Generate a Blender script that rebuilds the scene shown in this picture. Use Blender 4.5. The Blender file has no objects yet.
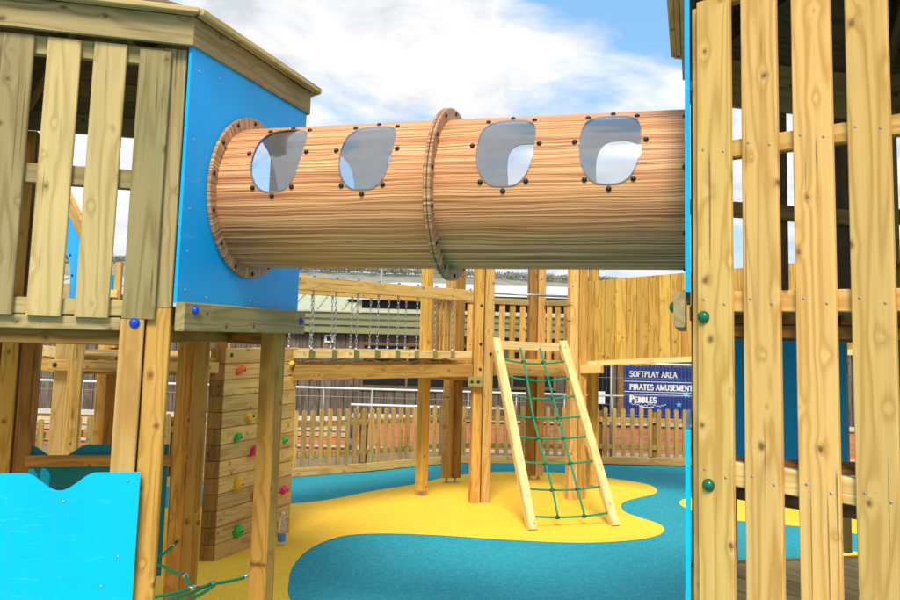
import bpy, bmesh, math, random
from mathutils import Vector, Matrix, noise
random.seed(7)
scn = bpy.context.scene
col = scn.collection
PHI = 16.08
PI = math.pi
R = math.radians
V = Vector

def dr(a):
    a = R(a)
    return V((math.sin(a), math.cos(a), 0))

# ------------------------------------------------------------------ materials
def newmat(name):
    m = bpy.data.materials.new(name)
    m.use_nodes = True
    nt = m.node_tree
    b = nt.nodes['Principled BSDF']
    return m, nt, b

def N(nt, t, **kw):
    n = nt.nodes.new(t)
    for k, v in kw.items():
        if k.startswith('i_'):
            n.inputs[k[2:].replace('_', ' ')].default_value = v
        else:
            setattr(n, k, v)
    return n

def L(nt, a, b):
    nt.links.new(a, b)

def math_n(nt, op, a, b=None, c=None, clamp=False):
    n = nt.nodes.new('ShaderNodeMath'); n.operation = op; n.use_clamp = clamp
    for i, x in enumerate((a, b, c)):
        if x is None: continue
        if isinstance(x, (int, float)): n.inputs[i].default_value = x
        else: L(nt, x, n.inputs[i])
    return n.outputs[0]

def ramp(nt, fac, stops, interp='LINEAR'):
    n = nt.nodes.new('ShaderNodeValToRGB'); n.color_ramp.interpolation = interp
    e = n.color_ramp.elements
    while len(e) < len(stops): e.new(0.5)
    for k, (p, c) in enumerate(stops):
        e[k].position = p; e[k].color = (c[0], c[1], c[2], 1)
    L(nt, fac, n.inputs[0])
    return n.outputs[0]

def mix(nt, fac, a, b, mode='MIX'):
    n = nt.nodes.new('ShaderNodeMix'); n.data_type = 'RGBA'; n.blend_type = mode
    for s, x in ((0, fac), (6, a), (7, b)):
        if isinstance(x, (int, float)): n.inputs[s].default_value = x
        elif isinstance(x, tuple): n.inputs[s].default_value = (x[0], x[1], x[2], 1)
        else: L(nt, x, n.inputs[s])
    return n.outputs[2]

def noise_n(nt, vec, scale, detail=3, rough=.5, dist=0):
    n = nt.nodes.new('ShaderNodeTexNoise')
    n.inputs['Scale'].default_value = scale; n.inputs['Detail'].default_value = detail
    n.inputs['Roughness'].default_value = rough; n.inputs['Distortion'].default_value = dist
    L(nt, vec, n.inputs['Vector'])
    return n.outputs['Fac']

def vscale(nt, vec, s):
    n = nt.nodes.new('ShaderNodeVectorMath'); n.operation = 'MULTIPLY'
    L(nt, vec, n.inputs[0]); n.inputs[1].default_value = s
    return n.outputs[0]

def bump(nt, b, h, strength=.3, dist=.002):
    n = nt.nodes.new('ShaderNodeBump'); n.inputs['Strength'].default_value = strength
    n.inputs['Distance'].default_value = dist
    L(nt, h, n.inputs['Height']); L(nt, n.outputs[0], b.inputs['Normal'])

def wood(name, light, dark, knot, weather=(.3, .3, .15), wamt=.25, rough=.72, knots=True, ksc=5.0):
    m, nt, b = newmat(name)
    at = N(nt, 'ShaderNodeAttribute', attribute_name='gr').outputs['Vector']
    rn = N(nt, 'ShaderNodeAttribute', attribute_name='rn').outputs['Fac']
    vo = nt.nodes.new('ShaderNodeTexVoronoi'); vo.voronoi_dimensions = '2D'
    vo.inputs['Scale'].default_value = ksc
    L(nt, vscale(nt, at, (1, 1.15, 1)), vo.inputs['Vector'])
    kd = vo.outputs['Distance']
    wob = noise_n(nt, at, 45, 3)
    kd = math_n(nt, 'ADD', kd, math_n(nt, 'MULTIPLY', math_n(nt, 'SUBTRACT', wob, .5), .09))
    bulge = math_n(nt, 'POWER', 2.718, math_n(nt, 'MULTIPLY', kd, -9.0))
    n1 = noise_n(nt, vscale(nt, at, (.55, 7, 7)), 1.0, 2, .5, .3)
    arg = math_n(nt, 'ADD', math_n(nt, 'MULTIPLY', n1, 52.0), math_n(nt, 'MULTIPLY', bulge, 6.0))
    rings = math_n(nt, 'MULTIPLY_ADD', math_n(nt, 'SINE', arg), .5, .5)
    rings = math_n(nt, 'POWER', rings, 2.2)
    fine = noise_n(nt, vscale(nt, at, (1.5, 85, 85)), 1.0, 4, .65)
    fac = math_n(nt, 'ADD', math_n(nt, 'MULTIPLY', rings, .46), math_n(nt, 'MULTIPLY', fine, .70), clamp=True)
    c = ramp(nt, fac, [(.1, light), (.85, dark)])
    big = noise_n(nt, vscale(nt, at, (2.2, 9, 5)), 1.0, 4, .6)
    c = mix(nt, math_n(nt, 'MULTIPLY', ramp(nt, big, [(.42, (0, 0, 0)), (.75, (1, 1, 1))]), wamt), c, weather)
    # board to board tone
    tone = math_n(nt, 'MULTIPLY_ADD', rn, .42, .79)
    h = nt.nodes.new('ShaderNodeHueSaturation'); L(nt, tone, h.inputs['Value']); L(nt, c, h.inputs['Color'])
    rn2 = math_n(nt, 'FRACT', math_n(nt, 'MULTIPLY', rn, 7.31))
    L(nt, math_n(nt, 'MULTIPLY_ADD', rn2, .012, .494), h.inputs['Hue'])
    c = h.outputs[0]
    # drying checks and dark resin streaks along the board
    ck = noise_n(nt, vscale(nt, at, (1.1, 75, 75)), 1.0, 1, .4)
    gate = noise_n(nt, vscale(nt, at, (2.4, 6, 6)), 1.0, 2, .5)
    cm = math_n(nt, 'MULTIPLY', ramp(nt, ck, [(.66, (0, 0, 0)), (.70, (1, 1, 1))]), ramp(nt, gate, [(.50, (0, 0, 0)), (.56, (1, 1, 1))]))
    c = mix(nt, math_n(nt, 'MULTIPLY', cm, .65), c, knot)
    if knots:
        sel = math_n(nt, 'GREATER_THAN', N2(nt, vo.outputs['Color']), .52)
        k1 = ramp(nt, kd, [(.028, (1, 1, 1)), (.05, (.45, .45, .45)), (.11, (0, 0, 0))])
        c = mix(nt, math_n(nt, 'MULTIPLY', math_n(nt, 'MULTIPLY', k1, sel), .8), c, knot)
    L(nt, c, b.inputs['Base Color'])
    b.inputs['Roughness'].default_value = rough
    b.inputs['Specular IOR Level'].default_value = .3
    bump(nt, b, fac, .35, .0015)
    return m

def N2(nt, colsock):
    s = nt.nodes.new('ShaderNodeSeparateColor'); L(nt, colsock, s.inputs[0]); return s.outputs[0]

def plain(name, c, rough=.5, metal=0, spec=.5, var=.08, vs=6, bmp=0, bs=200):
    m, nt, b = newmat(name)
    tc = N(nt, 'ShaderNodeTexCoord').outputs['Object']
    n = noise_n(nt, tc, vs, 5, .6)
    a = tuple(x * (1 - var) for x in c); d = tuple(min(1, x * (1 + var)) for x in c)
    L(nt, ramp(nt, n, [(.3, a), (.7, d)]), b.inputs['Base Color'])
    b.inputs['Roughness'].default_value = rough; b.inputs['Metallic'].default_value = metal
    b.inputs['Specular IOR Level'].default_value = spec
    if bmp: bump(nt, b, noise_n(nt, tc, bs, 3), bmp, .002)
    return m

M = {}
M['tan'] = wood('pine_tan', (.76, .475, .15), (.52, .275, .06), (.13, .065, .02), (.52, .36, .14), .35)
M['orange'] = wood('pine_orange', (.66, .39, .08), (.41, .205, .028), (.14, .05, .012), (.48, .25, .06), .35)
M['green'] = wood('pine_treated', (.44, .34, .145), (.28, .195, .07), (.085, .05, .02), (.28, .235, .095), .5)
M['olive'] = wood('pine_olive', (.60, .45, .185), (.41, .28, .095), (.10, .06, .02), (.40, .32, .14), .5)
M['pale'] = wood('pine_fresh', (.76, .56, .25), (.56, .35, .11), (.30, .15, .05), (.72, .50, .2), .35)
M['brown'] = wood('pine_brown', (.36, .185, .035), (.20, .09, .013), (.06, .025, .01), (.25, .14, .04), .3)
M['end'] = wood('end_grain', (.30, .26, .08), (.18, .15, .04), (.1, .06, .02), (.2, .2, .06), .5, knots=False)
M['clad'] = wood('weathered_cladding', (.22, .17, .125), (.10, .072, .052), (.03, .02, .015), (.055, .045, .035), .8, .9)
M['picket'] = wood('picket_wood', (.58, .36, .105), (.36, .20, .045), (.12, .07, .03), (.34, .30, .13), .6)
M['roofin'] = wood('shaded_dark_wood', (.20, .14, .06), (.11, .07, .03), (.04, .02, .01), (.1, .08, .04), .4)  # darkened for the shade inside the roofs; also plain dark window frames

def hdpe(name, c):
    m, nt, b = newmat(name)
    tc = N(nt, 'ShaderNodeTexCoord').outputs['Object']
    n = noise_n(nt, tc, 3, 4, .6)
    L(nt, ramp(nt, n, [(.25, tuple(x * .93 for x in c)), (.75, tuple(min(1, x * 1.05) for x in c))]), b.inputs['Base Color'])
    L(nt, math_n(nt, 'MULTIPLY_ADD', noise_n(nt, tc, 14, 4, .7), .2, .33), b.inputs['Roughness'])
    sc_ = noise_n(nt, vscale(nt, tc, (6, 6, 40)), 1, 5, .75, .6)
    dr_ = noise_n(nt, vscale(nt, tc, (22, 22, 1.2)), 1, 4, .6)
    f1 = math_n(nt, 'MULTIPLY', ramp(nt, sc_, [(.60, (0, 0, 0)), (.68, (1, 1, 1))]), .16)
    f2 = math_n(nt, 'MULTIPLY', ramp(nt, dr_, [(.52, (0, 0, 0)), (.72, (1, 1, 1))]), .14)
    cur = b.inputs['Base Color'].links[0].from_socket
    c2 = mix(nt, f1, cur, (.30, .52, .66)); c2 = mix(nt, f2, c2, tuple(x * .6 + .04 for x in c))
    L(nt, c2, b.inputs['Base Color'])
    b.inputs['Specular IOR Level'].default_value = .22
    bump(nt, b, noise_n(nt, tc, 260, 2), .12, .001)
    return m
M['blue'] = hdpe('blue_board', (.0, .40, .93))
M['cyan'] = hdpe('cyan_board', (.0, .50, .85))
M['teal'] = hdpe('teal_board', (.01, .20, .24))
M['black'] = plain('black_plastic', (.012, .011, .012), .35)
M['capblue'] = plain('blue_cap', (.005, .06, .52), .28)
M['capgreen'] = plain('green_cap', (.005, .13, .05), .28)
M['steel'] = plain('steel', (.55, .55, .54), .35, 1)
M['screw'] = plain('dull_screw', (.34, .31, .25), .5, .7)
M['zinc'] = plain('zinc_chain', (.36, .36, .35), .42, .8, var=.25, vs=60)
M['rope'] = plain('green_rope', (.0, .23, .10), .7, var=.3, vs=180, bmp=.5, bs=300)
M['clip'] = plain('rope_clip', (.004, .06, .03), .5)
M['white'] = plain('white_paint', (.78, .78, .76), .4)
M['offwhite'] = plain('white_roof', (.55, .55, .55), .6, var=.06, vs=.4)
M['dark'] = plain('dark_opening', (.012, .012, .014), .25)
M['gfascia'] = plain('green_fascia', (.22, .23, .105), .5, var=.15, vs=2)
M['groof'] = plain('pale_green_roof', (.42, .44, .28), .5, var=.12, vs=1.5)
M['navy'] = plain('navy_board', (.012, .030, .19), .35, var=.25, vs=2)
M['star'] = plain('sign_star_blue', (.10, .55, .75), .5)  # flat light-blue print of the star marks
M['letter'] = plain('sign_letter', (.82, .82, .80), .5)
M['mesh'] = plain('galvanised_wire', (.33, .33, .33), .5, .4)
M['sleeper'] = plain('sleeper', (.56, .40, .20), .8, var=.3, vs=5)
M['stonecap'] = plain('stone_cap', (.50, .45, .36), .7, var=.1)
for nm, c in dict(orange=(.88, .12, .01), pink=(.82, .015, .15), yellow=(.86, .46, .01), green=(.02, .42, .04)).items():
    M['h_' + nm] = plain('hold_' + nm, c, .45, var=.15, vs=30, bmp=.3, bs=90)

def streaks(name, light, mid, dark, radial=False):
    m, nt, b = newmat(name)
    at = N(nt, 'ShaderNodeAttribute', attribute_name='gr').outputs['Vector']
    warp = noise_n(nt, vscale(nt, at, (2.2, 7, 7)), 1, 3, .55)
    cmb = nt.nodes.new('ShaderNodeCombineXYZ'); L(nt, math_n(nt, 'MULTIPLY', math_n(nt, 'SUBTRACT', warp, .5), .022), cmb.inputs[1])
    ad = nt.nodes.new('ShaderNodeVectorMath'); ad.operation = 'ADD'; L(nt, at, ad.inputs[0]); L(nt, cmb.outputs[0], ad.inputs[1])
    n1 = noise_n(nt, vscale(nt, ad.outputs[0], (.42, 92, 92)), 1, 3, .5)
    n2 = noise_n(nt, vscale(nt, ad.outputs[0], (.9, 210, 210)), 1, 2, .5)
    w = math_n(nt, 'ADD', math_n(nt, 'MULTIPLY', n1, .72), math_n(nt, 'MULTIPLY', n2, .28))
    c = ramp(nt, w, [(.37, light), (.46, mid), (.515, dark), (.55, mid), (.63, light)])
    b3 = noise_n(nt, vscale(nt, at, (.7, 3, 3)), 1, 3, .5)
    c = mix(nt, math_n(nt, 'MULTIPLY', ramp(nt, b3, [(.4, (0, 0, 0)), (.7, (1, 1, 1))]), .3), c, (.46, .20, .07))
    L(nt, c, b.inputs['Base Color'])
    b.inputs['Roughness'].default_value = .52
    b.inputs['Specular IOR Level'].default_value = .35
    return m
M['tunnel'] = streaks('woodgrain_print', (.90, .54, .26), (.68, .29, .10), (.20, .055, .02))
M['flange'] = streaks('woodgrain_rim', (.68, .46, .25), (.46, .25, .12), (.17, .07, .035))
M['lining'] = plain('grey_lining', (.88, .89, .92), .4, var=.12, vs=2)

def glass():
    m, nt, b = newmat('clear_acrylic')
    nt.nodes.remove(b)
    out = nt.nodes['Material Output']
    t = N(nt, 'ShaderNodeBsdfTransparent'); t.inputs[0].default_value = (.90, .93, .96, 1)
    g = N(nt, 'ShaderNodeBsdfGlossy'); g.inputs['Roughness'].default_value = .09
    g.inputs[0].default_value = (.95, .97, 1, 1)
    fr = N(nt, 'ShaderNodeFresnel'); fr.inputs[0].default_value = 1.5
    mx = N(nt, 'ShaderNodeMixShader')
    f = math_n(nt, 'MULTIPLY_ADD', fr.outputs[0], 1.5, .13, clamp=True)
    L(nt, f, mx.inputs[0]); L(nt, t.outputs[0], mx.inputs[1]); L(nt, g.outputs[0], mx.inputs[2])
    L(nt, mx.outputs[0], out.inputs[0])
    return m
M['glass'] = glass()

def rubber(name, c, c2, c3):
    m, nt, b = newmat(name)
    tc = N(nt, 'ShaderNodeTexCoord').outputs['Object']
    vo = nt.nodes.new('ShaderNodeTexVoronoi'); vo.inputs['Scale'].default_value = 170; L(nt, tc, vo.inputs['Vector'])
    s = N2(nt, vo.outputs['Color'])
    cc = ramp(nt, s, [(.0, c2), (.35, c), (.75, c), (1.0, c3)])
    n = noise_n(nt, tc, .8, 5, .62)
    cc = mix(nt, math_n(nt, 'MULTIPLY', ramp(nt, n, [(.35, (0, 0, 0)), (.75, (1, 1, 1))]), .45), cc, c2)
    n3 = noise_n(nt, tc, 22, 3, .7)
    cc = mix(nt, math_n(nt, 'MULTIPLY', ramp(nt, n3, [(.5, (0, 0, 0)), (.72, (1, 1, 1))]), .35), cc, c3)
    n4 = noise_n(nt, tc, 7, 6, .8)
    cc = mix(nt, math_n(nt, 'MULTIPLY', ramp(nt, n4, [(.62, (0, 0, 0)), (.70, (1, 1, 1))]), .22), cc, tuple(x * .55 for x in c2))
    L(nt, cc, b.inputs['Base Color']); b.inputs['Roughness'].default_value = .85
    b.inputs['Specular IOR Level'].default_value = .25
    bump(nt, b, vo.outputs['Distance'], .5, .004)
    return m
M['rblue'] = rubber('blue_rubber', (.008, .31, .39), (.004, .235, .315), (.12, .44, .48))
M['ryel'] = rubber('yellow_rubber', (.97, .61, .035), (.88, .46, .015), (.98, .75, .16))

def brick():
    m, nt, b = newmat('red_brick')
    tc = N(nt, 'ShaderNodeTexCoord').outputs['Object']
    mp = nt.nodes.new('ShaderNodeMapping'); mp.inputs['Rotation'].default_value = (R(-90), 0, 0); L(nt, tc, mp.inputs[0])
    t = nt.nodes.new('ShaderNodeTexBrick'); L(nt, mp.outputs[0], t.inputs['Vector'])
    t.inputs['Scale'].default_value = 1; t.inputs['Brick Width'].default_value = .225; t.inputs['Row Height'].default_value = .075
    t.inputs['Mortar Size'].default_value = .008
    t.inputs['Color1'].default_value = (.62, .17, .05, 1); t.inputs['Color2'].default_value = (.42, .10, .035, 1)
    t.inputs['Mortar'].default_value = (.36, .24, .15, 1)
    n = noise_n(nt, tc, 5, 4)
    L(nt, mix(nt, math_n(nt, 'MULTIPLY', n, .5), t.outputs[0], (.58, .25, .12)), b.inputs['Base Color'])
    b.inputs['Roughness'].default_value = .9
    return m
M['brick'] = brick()
M['ground'] = plain('bare_ground', (.26, .22, .16), .95, var=.3, vs=2, bmp=.5, bs=30)
M['paving'] = plain('paving_grey', (.20, .15, .11), .9, var=.15, vs=4)
M['hill'] = plain('hazy_hillside', (.235, .235, .175), .95, var=.35, vs=.45)  # muted, lightened colour stands in for distance haze
M['trees'] = plain('hazy_winter_wood', (.21, .205, .16), .95, var=.3, vs=.3)  # tree colour lightened the same way, haze put into it
M['bottle'] = None

# ------------------------------------------------------------------ mesh builder
class MB:
    def __init__(s):
        s.v = []; s.f = []; s.g = []; s.r = []; s.sm = []
    def add(s, verts, faces, gr=None, rn=None, smooth=False):
        o = len(s.v); rn = random.random() if rn is None else rn
        s.v += [V(x) for x in verts]; s.f += [tuple(i + o for i in f) for f in faces]
        s.g += list(gr) if gr else [V(x) for x in verts]
        s.r += [rn] * len(verts); s.sm += [smooth] * len(faces)
    def box(s, c, ax, half, ch=None):
        """c centre, ax three unit axes, half sizes; long axis chamfered"""
        k = sorted(range(3), key=lambda i: -half[i])
        ax = [V(ax[i]).normalized() for i in k]; h = [half[i] for i in k]
        if ax[0].cross(ax[1]).dot(ax[2]) < 0: ax[2] = -ax[2]
        if ch is None: ch = min(.004, h[2] * .35)
        a, b = h[1], h[2]
        pr = [(a - ch, -b), (a, -b + ch), (a, b - ch), (a - ch, b), (-a + ch, b), (-a, b - ch), (-a, -b + ch), (-a + ch, -b)]
        vs = []; gr = []
        ro = (random.random() * 60, random.random() * 60, random.random() * 60)
        for t in (-h[0], h[0]):
            for p, q in pr:
                vs.append(V(c) + ax[0] * t + ax[1] * p + ax[2] * q)
                gr.append(V((t + ro[0], p + ro[1], q + ro[2])))
        fs = [(i, (i + 1) % 8, 8 + (i + 1) % 8, 8 + i) for i in range(8)]
        fs += [tuple(reversed(range(8))), tuple(range(8, 16))]
        s.add(vs, fs, gr)
    def beam(s, A, B, w, t, up=(0, 0, 1)):
        A = V(A); B = V(B); d = (B - A); l = d.length; d.normalize()
        u = V(up); u = (u - d * u.dot(d)).normalized(); n = d.cross(u)
        s.box((A + B) / 2, (d, u, n), (l / 2, w / 2, t / 2))
    def tube(s, pts, r, n=8, cap=True, taper=None):
        pts = [V(p) for p in pts]; vs = []; gr = []; L0 = 0; fs = []
        up = V((0, 0, 1))
        for i, p in enumerate(pts):
            d = (pts[min(i + 1, len(pts) - 1)] - pts[max(i - 1, 0)]).normalized()
            a = d.cross(up)
            if a.length < .05: a = d.cross(V((1, 0, 0)))
            a.normalize(); b = d.cross(a)
            if i: L0 += (p - pts[i - 1]).length
            rr = r if taper is None else taper[i]
            for k in range(n):
                t = 2 * PI * k / n
                vs.append(p + a * math.cos(t) * rr + b * math.sin(t) * rr); gr.append(V((L0, t * rr, 0)))
        for i in range(len(pts) - 1):
            for k in range(n):
                fs.append((i * n + k, i * n + (k + 1) % n, (i + 1) * n + (k + 1) % n, (i + 1) * n + k))
        s.add(vs, fs, gr, smooth=True)
        if cap:
            o = len(s.v) - len(vs)
            s.f += [tuple(o + k for k in range(n)), tuple(o + (len(pts) - 1) * n + k for k in reversed(range(n)))]; s.sm += [False, False]
    def prism(s, pts, nrm, t):
        """pts: planar loop of 3D points, thickness t along nrm"""
        n = len(pts); nrm = V(nrm)
        e = (V(pts[1]) - V(pts[0])).normalized()
        vs = [V(p) for p in pts] + [V(p) + nrm * t for p in pts]
        fs = [tuple(reversed(range(n))), tuple(range(n, 2 * n))] + [(i, (i + 1) % n, n + (i + 1) % n, n + i) for i in range(n)]
        s.add(vs, fs, [V((v.x * e.x + v.y * e.y, v.z, 0)) if abs(nrm.z) < .5 else V(v) for v in vs])
    def sphere(s, c, r, ax=None, sc=(1, 1, 1), nu=12, nv=7, rn=None):
        vs = []; fs = []
        ax = ax or (V((1, 0, 0)), V((0, 1, 0)), V((0, 0, 1)))
        for i in range(nv + 1):
            ph = PI * i / nv
            for k in range(nu):
                t = 2 * PI * k / nu
                vs.append(V(c) + ax[0] * (r * sc[0] * math.sin(ph) * math.cos(t)) + ax[1] * (r * sc[1] * math.sin(ph) * math.sin(t)) + ax[2] * (r * sc[2] * math.cos(ph)))
        for i in range(nv):
            for k in range(nu):
                fs.append((i * nu + k, i * nu + (k + 1) % nu, (i + 1) * nu + (k + 1) % nu, (i + 1) * nu + k))
        s.add(vs, fs, smooth=True, rn=rn)
    def mesh(s, name, mat, off=V((0, 0, 0))):
        me = bpy.data.meshes.new(name)
        me.from_pydata([tuple(v - off) for v in s.v], [], s.f)
        a = me.attributes.new('gr', 'FLOAT_VECTOR', 'POINT')
        a.data.foreach_set('vector', [c for g in s.g for c in g])
        a = me.attributes.new('rn', 'FLOAT', 'POINT'); a.data.foreach_set('value', s.r)
        me.polygons.foreach_set('use_smooth', s.sm)
        me.materials.append(mat)
        bm = bmesh.new(); bm.from_mesh(me); bmesh.ops.recalc_face_normals(bm, faces=bm.faces); bm.to_mesh(me); bm.free()
        me.update()
        return me
    def build(s, name, mat, parent=None, label=None):
        off = V((0, 0, 0)); p = parent
        while p is not None: off += p.location; p = p.parent
        o = bpy.data.objects.new(name, s.mesh(name, mat, off)); col.objects.link(o)
        if parent is not None: o.parent = parent
        if label: o['label'] = label
        return o

def tag(o, label, cat, group=None):
    o['label'] = label; o['category'] = cat
    if group: o['group'] = group
    return o
def thing(name, loc, label, cat, group=None):
    o = bpy.data.objects.new(name, None); o.empty_display_size = .2
    col.objects.link(o); o.location = loc
    return tag(o, label, cat, group)
def kind(o, k):
    o['kind'] = k; return o
def inst(name, me, parent, wloc, rot=None):
    """another object with shared mesh, placed at a world position under a parent"""
    off = V((0, 0, 0)); p = parent
    while p is not None: off += p.location; p = p.parent
    o = bpy.data.objects.new(name, me); col.objects.link(o); o.parent = parent
    o.location = V(wloc) - off
    if rot is not None: o.rotation_mode = 'QUATERNION'; o.rotation_quaternion = rot
    return o
def zto(d):
    return V((0, 0, 1)).rotation_difference(V(d))

class Face:
    def __init__(s, P, ang, out):
        s.P = V((P[0], P[1], 0)); s.d = dr(ang); s.n = dr(out)
    def p(s, a, o, z): return s.P + s.d * a + s.n * o + V((0, 0, z))
    def box(s, mb, a0, a1, o0, o1, z0, z1, ch=None):
        mb.box(s.p((a0 + a1) / 2, (o0 + o1) / 2, (z0 + z1) / 2), (s.d, s.n, V((0, 0, 1))), ((a1 - a0) / 2, (o1 - o0) / 2, (z1 - z0) / 2), ch)
    def one(s, name, mat, parent, *a, label=None):
        mb = MB(); s.box(mb, *a); return mb.build(name, mat, parent, label)
    def prism(s, mb, pts, o0, o1):
        mb.prism([s.p(a, o0, z) for a, z in pts], s.n, o1 - o0)

# small shared meshes (local +Z is the outward direction)
def cap_mesh(r, mat, name, squash=.75):
    mb = MB(); mb.sphere((0, 0, 0), r, sc=(1, 1, squash)); mb.tube([(0, 0, -r * .5), (0, 0, .001)], r * 1.12, 12)
    return mb.mesh(name, mat)
ME_black = cap_mesh(.0095, M['black'], 'bolt')
ME_blackb = cap_mesh(.014, M['black'], 'bolt')
ME_blue = cap_mesh(.019, M['capblue'], 'bolt_cap')
ME_green = cap_mesh(.019, M['capgreen'], 'bolt_cap')
ME_bluesm = cap_mesh(.013, M['capblue'], 'bolt_cap')
_m = MB(); _m.sphere((0, 0, 0), .0055, sc=(1, 1, .3), nu=8, nv=4); ME_screw = _m.mesh('screw', M['steel']); ME_wscrew = _m.mesh('screw', M['screw'])
def bolts(face, parent, lst, me, name='bolt', o=0.0):
    q = zto(face.n)
    for a, z in lst: inst(name, me, parent, face.p(a, o, z), q)

# ================================================================== ground
def sheet(name, pts, z, mat, kindv='structure', th=0):
    bm = bmesh.new(); vs = [bm.verts.new((x, y, z)) for x, y in pts]; bm.faces.new(vs)
    bmesh.ops.triangulate(bm, faces=bm.faces)
    me = bpy.data.meshes.new(name); bm.to_mesh(me); bm.free(); me.materials.append(mat)
    for p in me.polygons:
        if p.normal.z < 0: p.flip()
    o = bpy.data.objects.new(name, me); col.objects.link(o); return kind(o, kindv)
sheet('ground', [(-600, -300), (600, -300), (600, 900), (-600, 900)], -.012, M['ground'])
sheet('blue_rubber_surface', [(-9, -3), (7.5, -3), (7.5, 11.84), (3.4, 11.80), (2.9, 11.78), (2.15, 11.78), (1.04, 11.76), (.08, 11.46), (-.44, 11.06), (-.96, 10.6), (-1.83, 10.12), (-3.6, 8.85), (-4.9, 7.9), (-9, 5)], 0, M['rblue'])
def smooth_loop(pts, n=6):
    out = []; m = len(pts)
    for i in range(m):
        p0, p1, p2, p3 = [V(pts[(i + k) % m] + (0,)) for k in (-1, 0, 1, 2)]
        for k in range(n):
            t = k / n
            q = .5 * ((2 * p1) + (p2 - p0) * t + (2 * p0 - 5 * p1 + 4 * p2 - p3) * t * t + (3 * p1 - p0 - 3 * p2 + p3) * t ** 3)
            out.append((q.x, q.y))
    return out
yel = [(-4.2, 6.9), (-3.4, 7.9), (-2.605, 8.2), (-1.9, 8.38), (-1.511, 8.55), (-1.15, 8.826), (-.788, 9.322), (-.322, 9.85), (-.0, 10.35), (.35, 10.698), (.73, 10.9), (1.229, 10.98), (1.717, 10.857),
       (2.16, 10.56), (2.41, 10.30), (2.463, 9.998), (2.372, 9.675), (2.143, 9.408), (1.927, 9.156), (1.829, 8.881), (1.818, 8.586), (1.907, 8.367), (2.019, 8.121), (2.023, 7.916),
       (1.926, 7.673), (1.702, 7.464), (1.331, 7.317), (.99, 7.278), (.49, 7.325), (-.016, 7.408), (-.45, 7.42), (-.777, 7.33), (-.951, 7.091), (-1.053, 6.731), (-1.073, 6.333), (-1.042, 6.01),
       (-.955, 5.577), (-.7, 5.0), (-.4, 4.3), (-.4, 3.4), (-1.0, 2.8), (-2.2, 2.6), (-3.6, 3.2), (-4.6, 4.6), (-4.8, 6.0)]
sheet('yellow_rubber_surface', smooth_loop(yel), .004, M['ryel'])
sheet('yellow_rubber_surface', smooth_loop([(2.50, 9.15), (2.75, 9.5), (3.4, 9.6), (4.4, 9.3), (5.2, 8.4), (5.0, 7.6), (4.2, 7.6), (3.6, 8.05), (3.1, 8.25), (2.75, 8.4), (2.53, 8.75)]), .004, M['ryel'])
sheet('yellow_rubber_surface', smooth_loop([(3.1, 6.9), (3.3, 7.18), (3.6, 7.26), (4.2, 7.2), (4.6, 6.4), (4.2, 5.6), (3.6, 5.6), (3.2, 6.2)]), .004, M['ryel'])

# ================================================================== play tower, left
S = 1.11
V0 = V((-1.13, 3.472, 0))
def hexc(P0, s, sign=1):
    """hexagon corners from P0 whose next corner lies along PHI and previous along PHI+60 (reversed)"""
    c = P0 + (dr(PHI) + dr(PHI - 60)) * s if sign > 0 else P0 + (dr(PHI) + dr(PHI + 120 - 60 + 0)) * s
    return c
CL = V0 + dr(PHI - 60) * S
def ring(c, r, a0=0):
    return [c + dr(PHI + 60 * k + a0) * r for k in range(6)]
HL = ring(CL, S)          # corners
# identify: V0 = CL - dr(PHI-60)*S = CL + dr(PHI+120)*S -> index 2 ; V5 (far end of panel) = CL+dr(PHI+60)*S index 1
def roof(parent, c, r, z0, mat_f, mat_e, cornr=.07):
    """hexagonal roof: mitred fascia boards, overhanging edge boards, pitched boarded slopes"""
    ro = r + cornr
    co = ring(c, ro); ci = ring(c, ro - .03)
    H = .122
    for k in range(6):
        mb = MB(); A, B, a, b = co[k], co[(k + 1) % 6], ci[k], ci[(k + 1) % 6]
        z = V((0, 0, z0)); h = V((0, 0, H)); rx = random.random() * 50
        vs = [A + z, B + z, b + z, a + z, A + z + h, B + z + h, b + z + h, a + z + h]
        d = (B - A).normalized()
        mb.add(vs, [(0, 1, 2, 3), (7, 6, 5, 4), (0, 4, 5, 1), (1, 5, 6, 2), (2, 6, 7, 3), (3, 7, 4, 0)],
               [V((v.dot(d) + rx, v.z + rx, 0)) for v in vs])
        mb.build('fascia', mat_f, parent)
    ap = c + V((0, 0, z0 + H + .52))
    outer = ring(c, ro + .035)
    for k in range(6):
        mb = MB(); A, B = outer[k], outer[(k + 1) % 6]
        z = V((0, 0, z0 + H - .006)); n = 7; rx = random.random() * 50
        # boards parallel to the eave, slightly lapped
        for i in range(n):
            t0, t1 = i / n, (i + 1) / n + .012
            t1 = min(t1, 1)
            P = [A.lerp(c, t0), B.lerp(c, t0), B.lerp(c, t1), A.lerp(c, t1)]
            zz = [t0 * .52 + .006, t0 * .52 + .006, t1 * .52, t1 * .52]
            vs = [p + z + V((0, 0, q)) for p, q in zip(P, zz)] + [p + z + V((0, 0, q + .018)) for p, q in zip(P, zz)]
            d = (B - A).normalized()
            mb.add(vs, [(3, 2, 1, 0), (4, 5, 6, 7), (0, 1, 5, 4), (1, 2, 6, 5), (2, 3, 7, 6), (3, 0, 4, 7)], [V((v.dot(d) + rx, i + t * .12, 0)) for v, t in zip(vs, (0, 0, 1, 1, 0, 0, 1, 1))])
        mb.build('roof_slope', M['roofin'], parent)
        mb = MB(); mb.beam(A + V((0, 0, z0 + H + .014)), B + V((0, 0, z0 + H + .014)), .05, .026, up=(B - A).cross(V((0, 0, 1)))); mb.build('eave_strip', mat_e, parent)
    for k in range(6):
        mb = MB(); mb.beam(ring(c, ro - .06)[k] + V((0, 0, z0 + .075)), c + V((0, 0, z0 + .58)), .09, .045); mb.build('rafter', M['roofin'], parent)
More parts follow.
